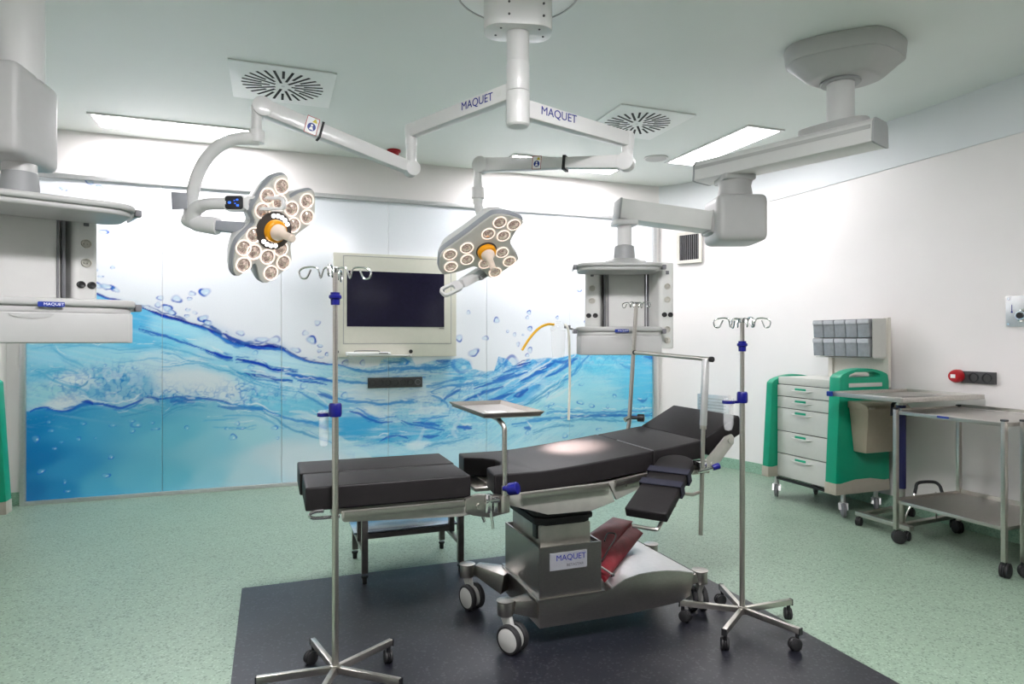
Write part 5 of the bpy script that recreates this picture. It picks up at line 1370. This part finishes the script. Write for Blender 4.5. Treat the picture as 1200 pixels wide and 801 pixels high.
# ---- right lamp
rl = thing('surgical_lamp', 'right surgical lamp with yellow collar only, tilted down over the operating table', 'surgical lamp', (LX, LY, 2.48), group='surgical lamps')
off = rl.location
a = MB(off); a.cyl((LX, LY, 2.445), (LX, LY, 2.588), .0585, n=32, bev=.004); a.build('collar', M['lamp_white'], rl)
a = MB(off); a.lathe([(.0585, 2.450), (.0575, 2.425), (.050, 2.416), (0, 2.414)], Matrix.Translation((LX, LY, 0)), 32); a.build('end_cap', M['pend_light'], rl)
E2 = Vector((1.882, 3.20, 2.47))
A0 = Vector((LX, LY, 2.51)); d0 = (Vector((E2.x, E2.y, 2.49)) - A0).normalized()
a = MB(off); a.beam(A0 + d0 * .04, Vector((E2.x, E2.y, 2.475)) + d0 * .03, .062, .092, .056, .080, bev=.012); arm2 = a.build('extension_arm', M['lamp_white'], rl)
side = Vector((d0.y, -d0.x, 0))
if side.y > 0: side = -side
along = d0.copy()
text('MAQUET', .060, Matrix.Translation(-off) @ frame(A0 + d0 * .235 + side * .0318 + Vector((0, 0, .006)), along, Vector((0, 0, 1))), M['letter'], arm2, sx=.95)
a = MB(off); a.cyl(E2 + Vector((0, 0, .05)), E2 + Vector((0, 0, -.055)), .032, n=24, bev=.004); a.cyl(E2 + Vector((0, 0, -.045)), E2 + Vector((0, 0, -.155)), .030, n=24, bev=.004); a.build('elbow', M['lamp_white'], rl)
S0 = Vector((1.872, 3.205, 2.350)); S1 = Vector((1.215, 3.815, 2.425))
sd = (S1 - S0).normalized(); y_ = sd.cross(Vector((0, 0, 1))).normalized()
a = MB(off); a.beam(S0, S0.lerp(S1, .45), .070, .080, .070, .066, bev=.018); a.beam(S0.lerp(S1, .44), S1, .070, .066, .070, .090, bev=.018)
for p, r_ in ((S0, .050), (S1, .050)):
    a.cyl(p - y_ * .036, p + y_ * .036, r_, n=28, bev=.006)
sa = a.build('spring_arm', M['lamp_white'], rl)
sn = y_ if y_.y < 0 else -y_
updir = sn.cross(sd)
if updir.z < 0: updir = -updir
warning_sticker(off, sa, frame(S0.lerp(S1, .58) + sn * .0355, updir.cross(sn), updir), 1.15)
a = MB(off); a.beam(S0.lerp(S1, .405), S0.lerp(S1, .385), .074, .083, .074, .083); a.build('black_strap', M['rubber'], sa)
Y0 = Vector((1.195, 3.825, 2.42))
a = MB(off); a.cyl(Y0, Y0 + Vector((0, 0, -.15)), .026, n=22, bev=.003); a.cyl(Y0 + Vector((0, 0, -.13)), Y0 + Vector((0, 0, -.20)), .040, n=24, bev=.006); a.cyl(Y0 + Vector((0, 0, -.195)), Y0 + Vector((0, 0, -.235)), .030, n=24, bev=.004); a.build('drop_joint', M['lamp_white'], rl)
nR = Vector((.054, -.66, -.75)).normalized(); e1 = Vector((.997, .081, 0)); e2 = nR.cross(e1)
mR = frame((1.244, 3.805, 1.913), e1, e2)
pth = smooth_path([tuple(Y0 + Vector((0, 0, -.22))), tuple(Y0 + Vector((.012, .0, -.28))), (1.235, 3.85, 2.09), tuple(mR @ Vector((-.03, .10, -.10)))], 6)
a = MB(off); a.tube(pth, .028, n=18); a.build('yoke', M['lamp_white'], rl)
outR = [(-.041, .266), (.057, .271), (.185, .238), (.149, .153), (.139, .07), (.17, .021), (.258, -.07), (.202, -.151), (.109, -.258), (.034, -.184), (-.038, -.150), (-.125, -.205), (-.225, -.242), (-.268, -.181), (-.288, -.056), (-.178, .074)]
bulR = [(.019, .21), (.115, .2), (-.026, .117), (.076, .111), (-.129, -.003), (-.221, -.062), (-.19, -.16), (-.101, -.095), (.112, -.021), (.186, -.091), (.027, -.119), (.12, -.19)]
light_head(rl, mR, outR, bulR, False, (.002, -.014), 0, 0, bulb_r=.043)
# control handle reaching out under the head
hm = [Vector((1.345, 4.085, 1.825)), Vector((1.138, 4.015, 1.706)), Vector((.965, 3.965, 1.622))]
a = MB(off); a.beam(hm[0], hm[1], .10, .075, .075, .06, bev=.022); a.build('handle_arm', M['lamp_white'], rl)
a = MB(off); a.beam(hm[0] + nR * .028, hm[0].lerp(hm[1], .45) + nR * .034, .092, .03, .088, .03, bev=.008); a.build('control_pad', M['pend_dark'], rl)
hd = (hm[2] - hm[1]).normalized()
gm = frame(hm[1] + hd * .075, hd, Vector((0, -.8, .6)).cross(hd))
a = MB(off); a.prism([rrect(0, 0, .16, .075, .030), rrect(.022, 0, .085, .040, .014)], -.012, .012, gm, bev=.004); a.build('grip_frame', M['lamp_white'], rl)
# the lamp's own beam on the table
sp = bpy.data.lights.new('lamp_beam', 'SPOT'); sp.energy = 400; sp.color = (1.0, .76, .70); sp.spot_size = R(17); sp.spot_blend = 1.0; sp.shadow_soft_size = .05
spo = bpy.data.objects.new('lamp_beam', sp); COL.objects.link(spo); spo.parent = rl
p = mR @ Vector((0, 0, .20)); tgt = Vector((1.44, 2.99, .815))
spo.location = p - off; spo.rotation_euler = (tgt - p).to_track_quat('-Z', 'Y').to_euler()

# ------------------------------------------------------------------ ceiling pendants
def service_head(t, C, rz, zs, xl, xr, yf, mir=1, near_tower=0.0):
    """outlet column, two shelves with side rails, drawer; C is the axis, zs the base height of the column"""
    off = t.location
    m = Matrix.Translation((C[0], C[1], zs)) @ Matrix.Rotation(rz, 4, 'Z') @ Matrix.Diagonal((1, 1, .88, 1))
    P = lambda x, y, z: m @ Vector((x, y, z))
    a = MB(off); a.prism(rrect(0, .05, .16, .22, .02), .10, .60, m); a.box((0, .02, .34), (.27, .18, .60), bev=.012, mtx=m); col = a.build('service_column', M['pend'], t)
    a = MB(off); a.box((0, -.078, .33), (.262, .016, .50), bev=.004, mtx=m); a.build('centre_panel', M['pend_light'], col)
    for s in (-1, 1):
        sm = m @ Matrix.Translation((s * .205 + (.012 if s > 0 and near_tower else 0), -.02 - (near_tower if s > 0 else 0), 0)) @ Matrix.Rotation(R(18) * s, 4, 'Z')
        a = MB(off); a.prism(rrect(0, .02, .105, .17, .022), -.02, .605, sm, bev=.010); sc_ = a.build('outlet_tower', M['pend_light'], col)
        for z, kind in ((.53, 'data'), (.43, 'round'), (.335, 'round'), (.225, 'gas'), (.12, 'round'), (.04, 'round')):
            fm_ = sm @ frame((0, -.066, z), (1, 0, 0), (0, 0, 1))
            if kind == 'data':
                a = MB(off); a.prism(rrect(0, 0, .022, .026, .003), 0, .002, fm_); a.build('data_outlet', M['foot_grey'], sc_)
            elif kind == 'round':
                a = MB(off); a.lathe([(.022, 0), (.022, .004), (.019, .005), (.017, -.001), (0, -.001)], fm_, 20); a.cyl(fm_ @ Vector((-.007, 0, -.002)), fm_ @ Vector((-.007, 0, .0035)), .0045, n=8); a.cyl(fm_ @ Vector((.007, 0, -.002)), fm_ @ Vector((.007, 0, .0035)), .0045, n=8); a.build('power_outlet', M['offwhite'], sc_)
            else:
                for dx in (-.022, .022):
                    a = MB(off); a.lathe([(.0175, 0), (.0175, .006), (.014, .007), (.008, .004), (0, .004)], fm_ @ Matrix.Translation((dx, 0, 0)), 18); a.build('gas_outlet', M['black'], sc_)
        a = MB(off)
        a.box((s * .142, -.085, .33), (.014, .022, .50), mtx=m); a.box((s * .122, -.085, .33), (.008, .022, .50), mtx=m); a.box((s * .142, -.10, .33), (.006, .01, .50), mtx=m)
        a.build('equipment_rail', M['foot_grey'], col)
        a = MB(off); a.box((s * .132, -.088, .565), (.036, .03, .03), bev=.004, mtx=m); a.box((s * .132, -.088, .095), (.036, .03, .03), bev=.004, mtx=m); a.build('rail_end', M['alu'], col)
    # dome, collar
    a = MB(off); a.lathe([(.20, .598), (.17, .622), (.11, .648), (.085, .660), (.075, .662)], m @ Matrix.Diagonal((1, .8, 1, 1)), 32); a.build('dome', M['pend'], t)
    a = MB(off); a.lathe([(.072, .655), (.070, .69), (.064, .755), (.045, .765), (0, .765)], m, 28); a.build('collar', M['pend_dark'], t)
    # shelves: rounded slabs
    cx = (xl + xr) / 2; w = xr - xl
    for z, nm, th in ((.555, 'upper_shelf', .065), (.100, 'lower_shelf', .080)):
        a = MB(off)
        ol = rrect(cx, -.10 - yf / 2, w, yf, .09, 6)
        mid_ = .5
        a.prism(ol, z, z + th * .45, m, bev=.014, seg=3)
        inn = [(cx + (p[0] - cx) * .96, p[1] * .97) for p in ol]
        a.prism(inn, z - th * .40, z + .003, m, bev=.012, seg=3)
        sh = a.build(nm, M['pend'], t, ang=50)
        for s, x in ((-1, xl), (1, xr)):
            a = MB(off)
            a.beam(P(x + s * .014, -.14, z + .004), P(x + s * .014, -.06 - yf * .85, z + .004), .010, .025, bev=.002)
            a.build('side_rail', M['alu'], sh)
            a = MB(off); a.box((x + s * .012, -.055 - yf * .85, z + .004), (.026, .030, .034), bev=.006, mtx=m); a.build('rail_cap', M['foot_grey'], sh)
    # blue maker's tag on the lower shelf edge
    a = MB(off); fm_ = m @ frame((cx + (.06 if mir < 0 else -.0), -.1005 - yf, .100), (1, 0, 0), (0, 0, 1)); a.prism(rrect(0, .006, .085, .022, .004), -.002, .003, fm_); tg = a.build('name_tag', M['sign_blue'], t)
    text('MAQUET', .016, Matrix.Translation(-off) @ fm_ @ Matrix.Translation((.008, .006, .0032)), M['letter_pale'], tg)
    # drawer
    a = MB(off); a.box((cx - .002, -.10 - yf * .5, .005), (w * .94, yf * .92, .135), bev=.006, mtx=m); dw = a.build('drawer', M['pend'], t)
    a = MB(off); a.box((cx - .002, -.10 - yf * .965, .005), (w * .90, .012, .128), bev=.004, mtx=m); a.prism([(cx + .07 * math.cos(R(k)), .066 + .022 * math.sin(R(k))) for k in range(180, 361, 20)], 0, .008, m @ frame((0, -.10 - yf * .970, 0), (1, 0, 0), (0, 0, 1))); a.build('drawer_front', M['pend'], dw)
    return m

# right pendant: ceiling cover, column, upper beam, joint, lower arm, head
PX, PY = 3.209, 2.969
pr_ = thing('ceiling_pendant', 'pale grey ceiling pendant on the right with two arms, shelves and drawer before the mural', 'ceiling pendant', (PX, PY, H), group='ceiling supply pendants')
off = pr_.location
mt = Matrix.Translation((PX, PY, 0)) @ Matrix.Rotation(R(-20), 4, 'Z')
hexo = smooth_loop([(-.34, -.02), (-.30, -.13), (.0, -.30), (.12, -.29), (.34, -.13), (.37, -.02), (.29, .16), (.12, .25), (-.02, .25), (-.30, .12)], 2)
a = MB(off); a.prism(hexo, H - .002, H - .10, mt, scale_top=.97, bev=.006); a.prism([(x * .97, y * .97) for x, y in hexo], H - .095, H - .20, mt, scale_top=.62, bev=.018, seg=3); a.build('ceiling_cover', M['pend'], pr_, ang=50)
a = MB(off); a.lathe([(.112, 2.89), (.105, 2.915), (.10, 2.93), (.06, 2.93)], Matrix.Translation((PX, PY, 0)), 32); a.lathe([(.06, 2.885), (.108, 2.885), (.112, 2.893)], Matrix.Translation((PX, PY, 0)), 32); a.build('cover_ring', M['pend_dark'], pr_)
a = MB(off); a.cyl((PX, PY, 2.64), (PX, PY, 2.91), .076, n=36); a.build('column', M['lamp_white'], pr_)
B0 = Vector((3.262, 2.735, 2.535)); B1 = Vector((2.872, 3.865, 2.535)); bd = (B1 - B0).normalized()
bf = frame(B0, bd.cross(Vector((0, 0, 1))), (0, 0, 1))    # cross-section plane, local z = -beam direction
sec = [(-.080, -.075), (.080, -.075), (.105, -.070), (.095, .045), (.07, .070), (-.07, .070), (-.095, .045), (-.105, -.070)]
Lb = (B1 - B0).length
zdir = Vector((bf[0][2], bf[1][2], bf[2][2])).dot(bd)
a = MB(off); a.prism(sec, .012 * zdir, (Lb - .012) * zdir, bf, bev=.006); bm1 = a.build('upper_beam', M['pend_light'], pr_)
for z0, z1 in ((0, .012), (Lb - .012, Lb)):
    a = MB(off); a.prism([(p[0] * 1.02, p[1] * 1.03) for p in sec], z0 * zdir, z1 * zdir, bf, bev=.003); a.build('end_cap', M['pend_dark'], bm1)
for sgn in (-1, 1):
    nrm = bd.cross(Vector((0, 0, 1))) * sgn
    a = MB(off); a.beam(B0 + bd * .02 + nrm * .0985 + Vector((0, 0, .018)), B1 - bd * .02 + nrm * .0985 + Vector((0, 0, .018)), .006, .022); a.build('groove_strip', M['pend'], bm1)
a = MB(off); q_ = frame(Vector((PX, PY, 0)), bd, Vector((0, 0, 1)).cross(bd)); a.prism(smooth_loop([(-.16, -.085), (.22, -.085), (.26, .0), (.22, .085), (-.16, .085)], 2), 2.600, 2.655, q_, bev=.012); a.build('beam_bracket', M['pend'], pr_)
J = Vector((2.985, 3.645, 0))
qj = frame(J, (c := Vector((.9375, -.348, 0))), Vector((.348, .9375, 0)))
a = MB(off); a.prism(rrect(0, 0, .22, .24, .03), 2.43, 2.47, qj, bev=.01); a.lathe([(.115, 2.435), (.105, 2.40), (.118, 2.335), (.115, 2.325), (.06, 2.32)], Matrix.Translation(J), 32); a.build('swivel', M['pend'], pr_)
a = MB(off)
zc = 2.165
a.box((0, 0, zc), (.34, .34, .315), bev=.055, seg=4, mtx=qj); a.build('joint_housing', M['pend'], pr_, ang=60)
E_ = Vector((2.195, 3.86, 2.225))
J2 = Vector((2.84, 3.70, 2.150))
a = MB(off); a.beam(J2, E_, .17, .128, .16, .135, bev=.008); am = a.build('lower_arm', M['pend_light'], pr_)
ad = (E_ - J2).normalized()
a = MB(off); a.beam(E_ - ad * .004, E_ + ad * .010, .166, .141, bev=.004); a.build('end_cap', M['pend_dark'], am)
a = MB(off); a.beam(J2 - ad * .02, J2 + ad * .045, .19, .17, bev=.03); a.build('arm_collar', M['pend'], pr_)
HC = (2.225, 3.825)
a = MB(off); a.prism(rrect(0, 0, .16, .15, .03), 2.115, 2.150, Matrix.Translation((HC[0], HC[1], 0)) @ Matrix.Rotation(R(-10), 4, 'Z'), bev=.008); a.cyl((HC[0], HC[1], 1.98), (HC[0], HC[1], 2.125), .048, n=28); a.build('drop_tube', M['lamp_white'], pr_)
service_head(pr_, HC, R(-21), 1.312, -.345, .185, .30, near_tower=.14)

# left pendant, partly outside the photo
LPX, LPY = -1.00, 3.305
pl_ = thing('ceiling_pendant', 'large grey ceiling pendant at the left edge with thick column, shelves and drawer', 'ceiling pendant', (LPX, LPY, H), group='ceiling supply pendants')
off = pl_.location
a = MB(off); a.cyl((LPX, LPY, 2.45), (LPX, LPY, H - .02), .088, n=40); a.build('column', M['lamp_white'], pl_)
mt = Matrix.Translation((LPX, LPY, 0)) @ Matrix.Rotation(R(15), 4, 'Z')
a = MB(off); a.prism(hexo, H - .002, H - .06, mt, scale_top=.95, bev=.006); a.build('ceiling_cover', M['pend'], pl_, ang=50)
a = MB(off); a.box((-.135, -.02, 2.28), (.44, .36, .375), bev=.040, seg=4, mtx=Matrix.Translation((LPX, LPY, 0)) @ Matrix.Rotation(R(-8), 4, 'Z')); jh = a.build('joint_housing', M['pend'], pl_, ang=60)
a = MB(off); a.cyl((LPX, LPY, 2.02), (LPX, LPY, 2.10), .062, n=28); a.build('drop_tube', M['lamp_white'], pl_)
service_head(pl_, (LPX, LPY), R(21.6), 1.392, -.36, .36, .33, mir=-1)

# suction jar hung on the right pendant's shelf rail
sj = thing('suction_jar', 'clear plastic suction jar with yellow and white hoses on the right pendant shelf', 'jar', (1.84, 4.03, 1.23))
off = sj.location
cx, cy = 1.80, 3.96
a = MB(off); a.lathe([(.050, 1.415), (.046, 1.30), (.040, 1.232), (0, 1.230), (0, 1.233), (.038, 1.235), (.044, 1.30), (.048, 1.415), (.050, 1.415)], Matrix.Translation((cx, cy, 0)), 28); a.build('jar', M['clear'], sj)
a = MB(off); a.lathe([(.052, 1.410), (.055, 1.416), (.055, 1.432), (.045, 1.440), (.040, 1.462), (0, 1.464)], Matrix.Translation((cx, cy, 0)), 28); a.cyl((cx, cy, 1.46), (cx, cy, 1.475), .016); a.build('lid', M['clear'], sj)
a = MB(off); a.tube(smooth_path([(cx - .040, cy - .02, 1.452), (cx - .09, cy - .02, 1.452), (cx - .15, cy - .02, 1.425), (cx - .215, cy - .02, 1.36), (cx - .268, cy - .02, 1.283)], 6), .0085, n=12); a.build('yellow_hose', M['hose_yellow'], sj)
a = MB(off); a.tube(smooth_path([(cx + .035, cy - .02, 1.455), (cx + .055, cy - .03, 1.43), (cx + .066, cy - .03, 1.33), (cx + .070, cy - .03, 1.1), (cx + .062, cy - .03, .815)], 6), .0085, n=12); a.build('white_hose', M['hose_white'], sj)
a = MB(off); a.box((cx + .062, cy - .01, 1.437), (.03, .045, .022), bev=.004); a.tube([(cx + .05, cy, 1.435), (cx + .10, cy - .02, 1.42)], .007); a.build('rail_bracket', M['foot_grey'], sj)

# ------------------------------------------------------------------ drawer trolleys (front faces local -x)
def drawer_trolley(loc, rz, label, rack):
    t = thing('drawer_trolley', label, 'trolley', loc, rz, group='green drawer trolleys')
    DX0, DX1 = -.215, .235                              # drawer front plane, back
    YN, YF_ = -.285, .315                               # faces of the near and far drawer edge
    a = MB(); a.box(((DX0 + DX1) / 2 + .008, (YN + YF_) / 2, .60), (DX1 - DX0 - .016, YF_ - YN, .84)); a.build('cabinet_body', M['socket'], t)
    a = MB(); a.box(((DX0 + DX1) / 2, (YN + YF_) / 2, 1.005), (DX1 - DX0 + .01, YF_ - YN, .062), bev=.006); a.build('worktop', M['drawer'], t)
    zs = [.972, .872, .774, .578, .388, .190]
    for z1, z0 in zip(zs, zs[1:]):
        a = MB(); a.box((DX0 - .006, (YN + YF_) / 2, (z0 + z1) / 2), (.020, YF_ - YN - .006, z1 - z0 - .007), bev=.003)
        # scooped grip lip
        cy = (YN + YF_) / 2 + .02; zt = z1 - .052
        a.prism([(cy - .12, zt + .012), (cy + .12, zt + .012), (cy + .06, zt - .006), (cy - .06, zt - .006)], 0, .016, Matrix.Translation((DX0 - .015, 0, 0)) @ Matrix(((0, 0, -1, 0), (1, 0, 0, 0), (0, 1, 0, 0), (0, 0, 0, 1))), scale_top=.8)
        dw = a.build('drawer', M['drawer'], t)
        a = MB(); a.box((DX0 - .0175, cy + .02, zt + .021), (.005, .115, .018), bev=.002); a.build('grip_label', M['green'], dw)
    # moulded green side panels
    def side(y0, y1, zt, handle, name):
        a = MB()
        fr = Matrix.Translation((0, y1, 0)) @ Matrix(((1, 0, 0, 0), (0, 0, -1, 0), (0, 1, 0, 0), (0, 0, 0, 1)))   # local x,y -> world x,z ; z -> -y
        x0, x1 = -.325, .225
        o_ = [(x0, .265), (x0 + .05, .262), (x0 + .20, .285), (x0 + .35, .285), (x1 - .05, .262), (x1, .265), (x1 - .004, zt - .10), (x1 - .015, zt - .05)]
        n = 9
        for k in range(n + 1):
            f = k / n
            o_.append((x1 - .03 + (x0 + .075 - x1 + .03) * f, zt - .035 + .042 * math.sin(math.pi * min(1, f * 1.0)) ** .8))
        o_ += [(x0 + .045, zt - .06)]
        loops = [o_]
        if handle:
            h = [(x0 + .13, zt - .062), (x1 - .10, zt - .062), (x1 - .105, zt - .040), (x1 - .16, zt - .022), (x0 + .20, zt - .022), (x0 + .14, zt - .042)]
            loops.append(h)
        a.prism(loops, 0, y1 - y0, fr, bev=.010 if not handle else .006, seg=2)
        p = a.build('side_panel', M['green'], t, ang=50)
        a = MB(); b_ = [(x0 - .004, .180), (x1 + .004, .180), (x1 + .002, .268), (x1 - .05, .264), (x0 + .35, .287), (x0 + .20, .287), (x0 + .05, .264), (x0 - .002, .268)]
        a.prism(b_, -.004, y1 - y0 + .004, fr, bev=.006); a.build('bumper', M['taupe'], t)
        if handle:
            a = MB(); a.prism([(x0 + .13, zt - .135), (x1 - .08, zt - .135), (x1 - .08, zt - .105), (x0 + .13, zt - .105)], y1 - y0 - .002, y1 - y0 + .003, fr, bev=.001); a.build('label_strip', M['drawer'], p)
    side(-.388, -.288, 1.125, True, 'near')
    side(.318, .390, 1.045, False, 'far')
    a = MB(); a.box((DX0 - .01, (YN + YF_) / 2, .17), (.03, YF_ - YN, .02)); a.build('base_rail', M['black'], t)
    for x, y, an in ((-.205, .350, R(222)), (-.205, -.345, R(235)), (.185, .30, R(215)), (.185, -.30, R(228))):
        caster(t, (x, y), .055, .034, .182, M['alu'], M['foot_grey'], ang=an, twin=False, trail=.3)
    if rack:
        a = MB(); a.box((.235, .180, 1.22), (.03, .045, .58), bev=.003); a.build('rack_post', M['offwhite'], t)
        a = MB(); a.box((.235, -.36, 1.25), (.03, .045, .55), bev=.003); a.build('rack_post', M['offwhite'], t)
        a = MB(); a.box((.242, -.09, 1.14), (.004, .50, .16)); a.build('rack_backplate', M['offwhite'], t)
        r0, r1 = -.355, .215
        a = MB(); a.box((.185, (r0 + r1) / 2, 1.365), (.09, r1 - r0, .305), bev=.002); a.box((.155, (r0 + r1) / 2, 1.205), (.12, r1 - r0, .006)); a.box((.155, r0 - .004, 1.364), (.15, .006, .302)); rk = a.build('bin_rack', M['drawer'], t)
        for row in range(2):
            for k in range(5):
                w = (r1 - r0 - .01) / 5
                y = r1 - .004 - w * (k + .5); zb = 1.215 + row * .152
                a = MB()
                pr = [(.145, zb), (.063, zb + .002), (.055, zb + .148), (.145, zb + .148)]
                a.prism(pr, -(w - .008) / 2, (w - .008) / 2, Matrix.Translation((0, y, 0)) @ Matrix(((1, 0, 0, 0), (0, 0, -1, 0), (0, 1, 0, 0), (0, 0, 0, 1))), bev=.004)
                bn = a.build('bin', M['bin'], rk)
                a = MB(); a.box((.054, y, zb + .126), (.010, w - .012, .030), bev=.002); a.build('bin_lip', M['bin_label'], bn)
    return t
tl = drawer_trolley((4.30, 4.11, 0), 0, 'green and grey drawer trolley with a rack of small bins, against the right wall', True)
drawer_trolley((-1.99, 4.96, 0), math.pi, 'green drawer trolley cut off at the left edge, beside the mural', False)

# beige bin hung on the trolley's side
bb = thing('waste_bin', 'beige lidded bin hanging on the green trolley side', 'bin', (4.32, 3.62, .49))
off = bb.location
a = MB(off)
t = bmesh.new()
def ring(z, x0, x1, y0, y1):
    return [t.verts.new(p) for p in ((x0, y0, z), (x1, y0, z), (x1, y1, z), (x0, y1, z))]
rs = [ring(.505, 4.14, 4.47, 3.60, 3.712), ring(.80, 4.10, 4.50, 3.545, 3.712), ring(.845, 4.09, 4.505, 3.54, 3.712)]
t.faces.new(rs[0]); t.faces.new(rs[-1])
for A_, B_ in zip(rs, rs[1:]):
    for k in range(4):
        t.faces.new((A_[k], A_[(k + 1) % 4], B_[(k + 1) % 4], B_[k]))
bmesh.ops.recalc_face_normals(t, faces=t.faces[:])
bmesh.ops.bevel(t, geom=t.edges[:], offset=.010, segments=2, profile=.6, affect='EDGES')
a._add(t); a.build('bin_body', M['beige'], bb)
a = MB(off)
a.prism([(3.530, .838), (3.715, .838), (3.715, .888), (3.60, .885), (3.545, .860)], 4.085, 4.51, Matrix(((0, 0, 1, 0), (1, 0, 0, 0), (0, 1, 0, 0), (0, 0, 0, 1))), bev=.006); a.build('lid', M['beige'], bb)
a = MB(off); a.box((4.12, 3.530, .848), (.05, .010, .014), bev=.003); a.build('latch', M['taupe'], bb)

# ------------------------------------------------------------------ overbed instrument stand with blue column
ms = thing('tray_stand', 'steel overhanging tray stand on a dark blue column by the green trolley', 'tray stand', (4.0, 3.25, 0))
off = ms.location
TX0, TX1, TY0, TY1, TZ = 3.79, 4.56, 3.03, 3.60, .962
a = MB(off); a.box(((TX0 + TX1) / 2, (TY0 + TY1) / 2, TZ - .008), (TX1 - TX0 - .01, TY1 - TY0 - .01, .004))
for x0, y0, x1, y1 in ((TX0, TY0, TX1, TY0), (TX0, TY1, TX1, TY1), (TX0, TY0, TX0, TY1), (TX1, TY0, TX1, TY1)):
    cx, cy = (TX0 + TX1) / 2, (TY0 + TY1) / 2
    a.beam((x0, y0, TZ), (x1, y1, TZ), .014, .032, bev=.003)
a.build('tray', M['steel_top'], ms)
a = MB(off); a.box((TX0 - .004, TY1 - .012, TZ), (.045, .040, .036), bev=.006); a.build('corner_clip', M['sign_blue'], ms)
a = MB(off); a.beam((4.065, 3.255, .945), (4.40, 3.255, .945), .05, .022, bev=.003); a.beam((4.065, 3.255, .935), (4.065, 3.45, .938), .035, .020); a.cyl((4.065, 3.255, .90), (4.065, 3.255, .95), .032, n=18, bev=.005); a.build('tray_arm', M['steel'], ms)
a = MB(off); a.tube(smooth_path([(3.99, 3.24, .925), (3.95, 3.225, .91), (3.94, 3.22, .87), (3.93, 3.215, .84)], 4), .011); a.build('release_lever', M['black'], ms)
a = MB(off); a.cyl((4.065, 3.255, .33), (4.065, 3.255, .91), .031, n=24); a.build('column_sleeve', M['navy'], ms)
a = MB(off); a.cyl((4.065, 3.255, .09), (4.065, 3.255, .34), .025, n=24); a.build('column', M['steel'], ms)
a = MB(off); a.beam((4.02, 3.57, .085), (4.02, 3.14, .085), .045, .030, bev=.003)
a.beam((4.02, 3.52, .085), (4.62, 3.60, .085), .040, .028, bev=.003); a.beam((4.02, 3.22, .085), (4.62, 3.27, .085), .040, .028, bev=.003)
a.build('base_frame', M['steel'], ms)
for x, y in ((4.02, 3.55), (4.02, 3.17), (4.60, 3.59), (4.60, 3.265)):
    caster(ms, (x - 4.0, y - 3.25), .030, .04, .075, M['black'], M['rubber'], ang=R(200))
a = MB(off); a.tube([(4.10, 3.26, .10), (4.16, 3.26, .20), (4.215, 3.265, .300)], .006); a.tube([(4.36, 3.22, .10), (4.33, 3.20, .20), (4.30, 3.18, .30)], .005); a.build('pedal_arm', M['steel'], ms)
a = MB(off); a.tube(smooth_path([(4.205, 3.262, .280), (4.220, 3.265, .312), (4.245, 3.265, .350), (4.36, 3.245, .352), (4.375, 3.21, .335), (4.335, 3.16, .300)], 5), .011, n=12); a.build('pedal_grip', M['rubber'], ms)

# ------------------------------------------------------------------ two steel instrument trolleys
def instrument_trolley(loc, label):
    t = thing('instrument_trolley', label, 'trolley', loc, group='steel two-tier instrument trolleys')
    W_, D_ = .60, .68
    x0, x1, y0, y1 = 0, W_, -D_, 0
    for i, (x, y) in enumerate(((x0, y1), (x0, y0), (x1, y1), (x1, y0))):
        a = MB(); a.box((x, y, .49), (.026, .026, .80), bev=.003); lg = a.build('leg', M['steel'], t)
        a = MB(); a.box((x, y, .893), (.030, .030, .012), bev=.003); a.build('leg_cap', M['socket'], lg)
        caster(t, (x, y), .042, .050, .092, M['black'], M['rubber'], ang=R(-35 + 50 * i))
    cx, cy = W_ / 2, -D_ / 2
    a = MB(); a.box((cx, cy, .868), (W_ - .0, D_ + .01, .024), bev=.003); tp = a.build('top_shelf', M['steel_top'], t)
    a = MB(); a.beam((x1 + .008, y0 - .01, .893), (x1 + .008, y1 + .01, .893), .012, .020); a.beam((x0 + .05, y1 + .006, .885), (x1, y1 + .006, .885), .010, .012); a.build('upstand', M['steel'], tp)
    a = MB(); a.box((cx, cy, .275), (W_ - .01, D_ - .01, .022), bev=.003); sh = a.build('lower_shelf', M['steel_top'], t)
    a = MB(); a.beam((x1 + .005, y0, .298), (x1 + .005, y1, .298), .010, .030); a.beam((x0 + .02, y1, .292), (x1, y1, .292), .010, .016); a.build('upstand', M['steel'], sh)
    a = MB(); a.box((x0 - .0125, -.33, .872), (.002, .075, .012)); a.build('blue_label', M['sign_blue'], tp)
    return t
t1 = instrument_trolley((3.895, 3.155, 0), 'steel two-tier instrument trolley beside the blue stand column, nearest the green trolley')
dup(t1, (3.995, 2.435, 0), 0, 'steel instrument trolley cut off by the right edge of the photo')

# ------------------------------------------------------------------ camera and render settings
cam = bpy.data.cameras.new('camera')
cam.sensor_width = 36
cam.lens = 22.8
cam.shift_y = -0.0021
co = bpy.data.objects.new('camera', cam)
COL.objects.link(co)
co.location = (0, 0, 1.35)
co.rotation_euler = (R(90), 0, R(-20.36))
SC.camera = co
w = bpy.data.worlds.new('world'); SC.world = w
w.use_nodes = True
w.node_tree.nodes['Background'].inputs['Color'].default_value = (0.5, 0.55, 0.55, 1)
w.node_tree.nodes['Background'].inputs['Strength'].default_value = 0.02
vs = SC.view_settings
vs.view_transform = 'Standard'; vs.look = 'None'; vs.gamma = 1.0; vs.use_curve_mapping = False
vs.exposure = 1.76
SC.cycles.use_denoising = True
SC.cycles.max_bounces = 10
SC.cycles.diffuse_bounces = 6
SC.cycles.sample_clamp_indirect = 6
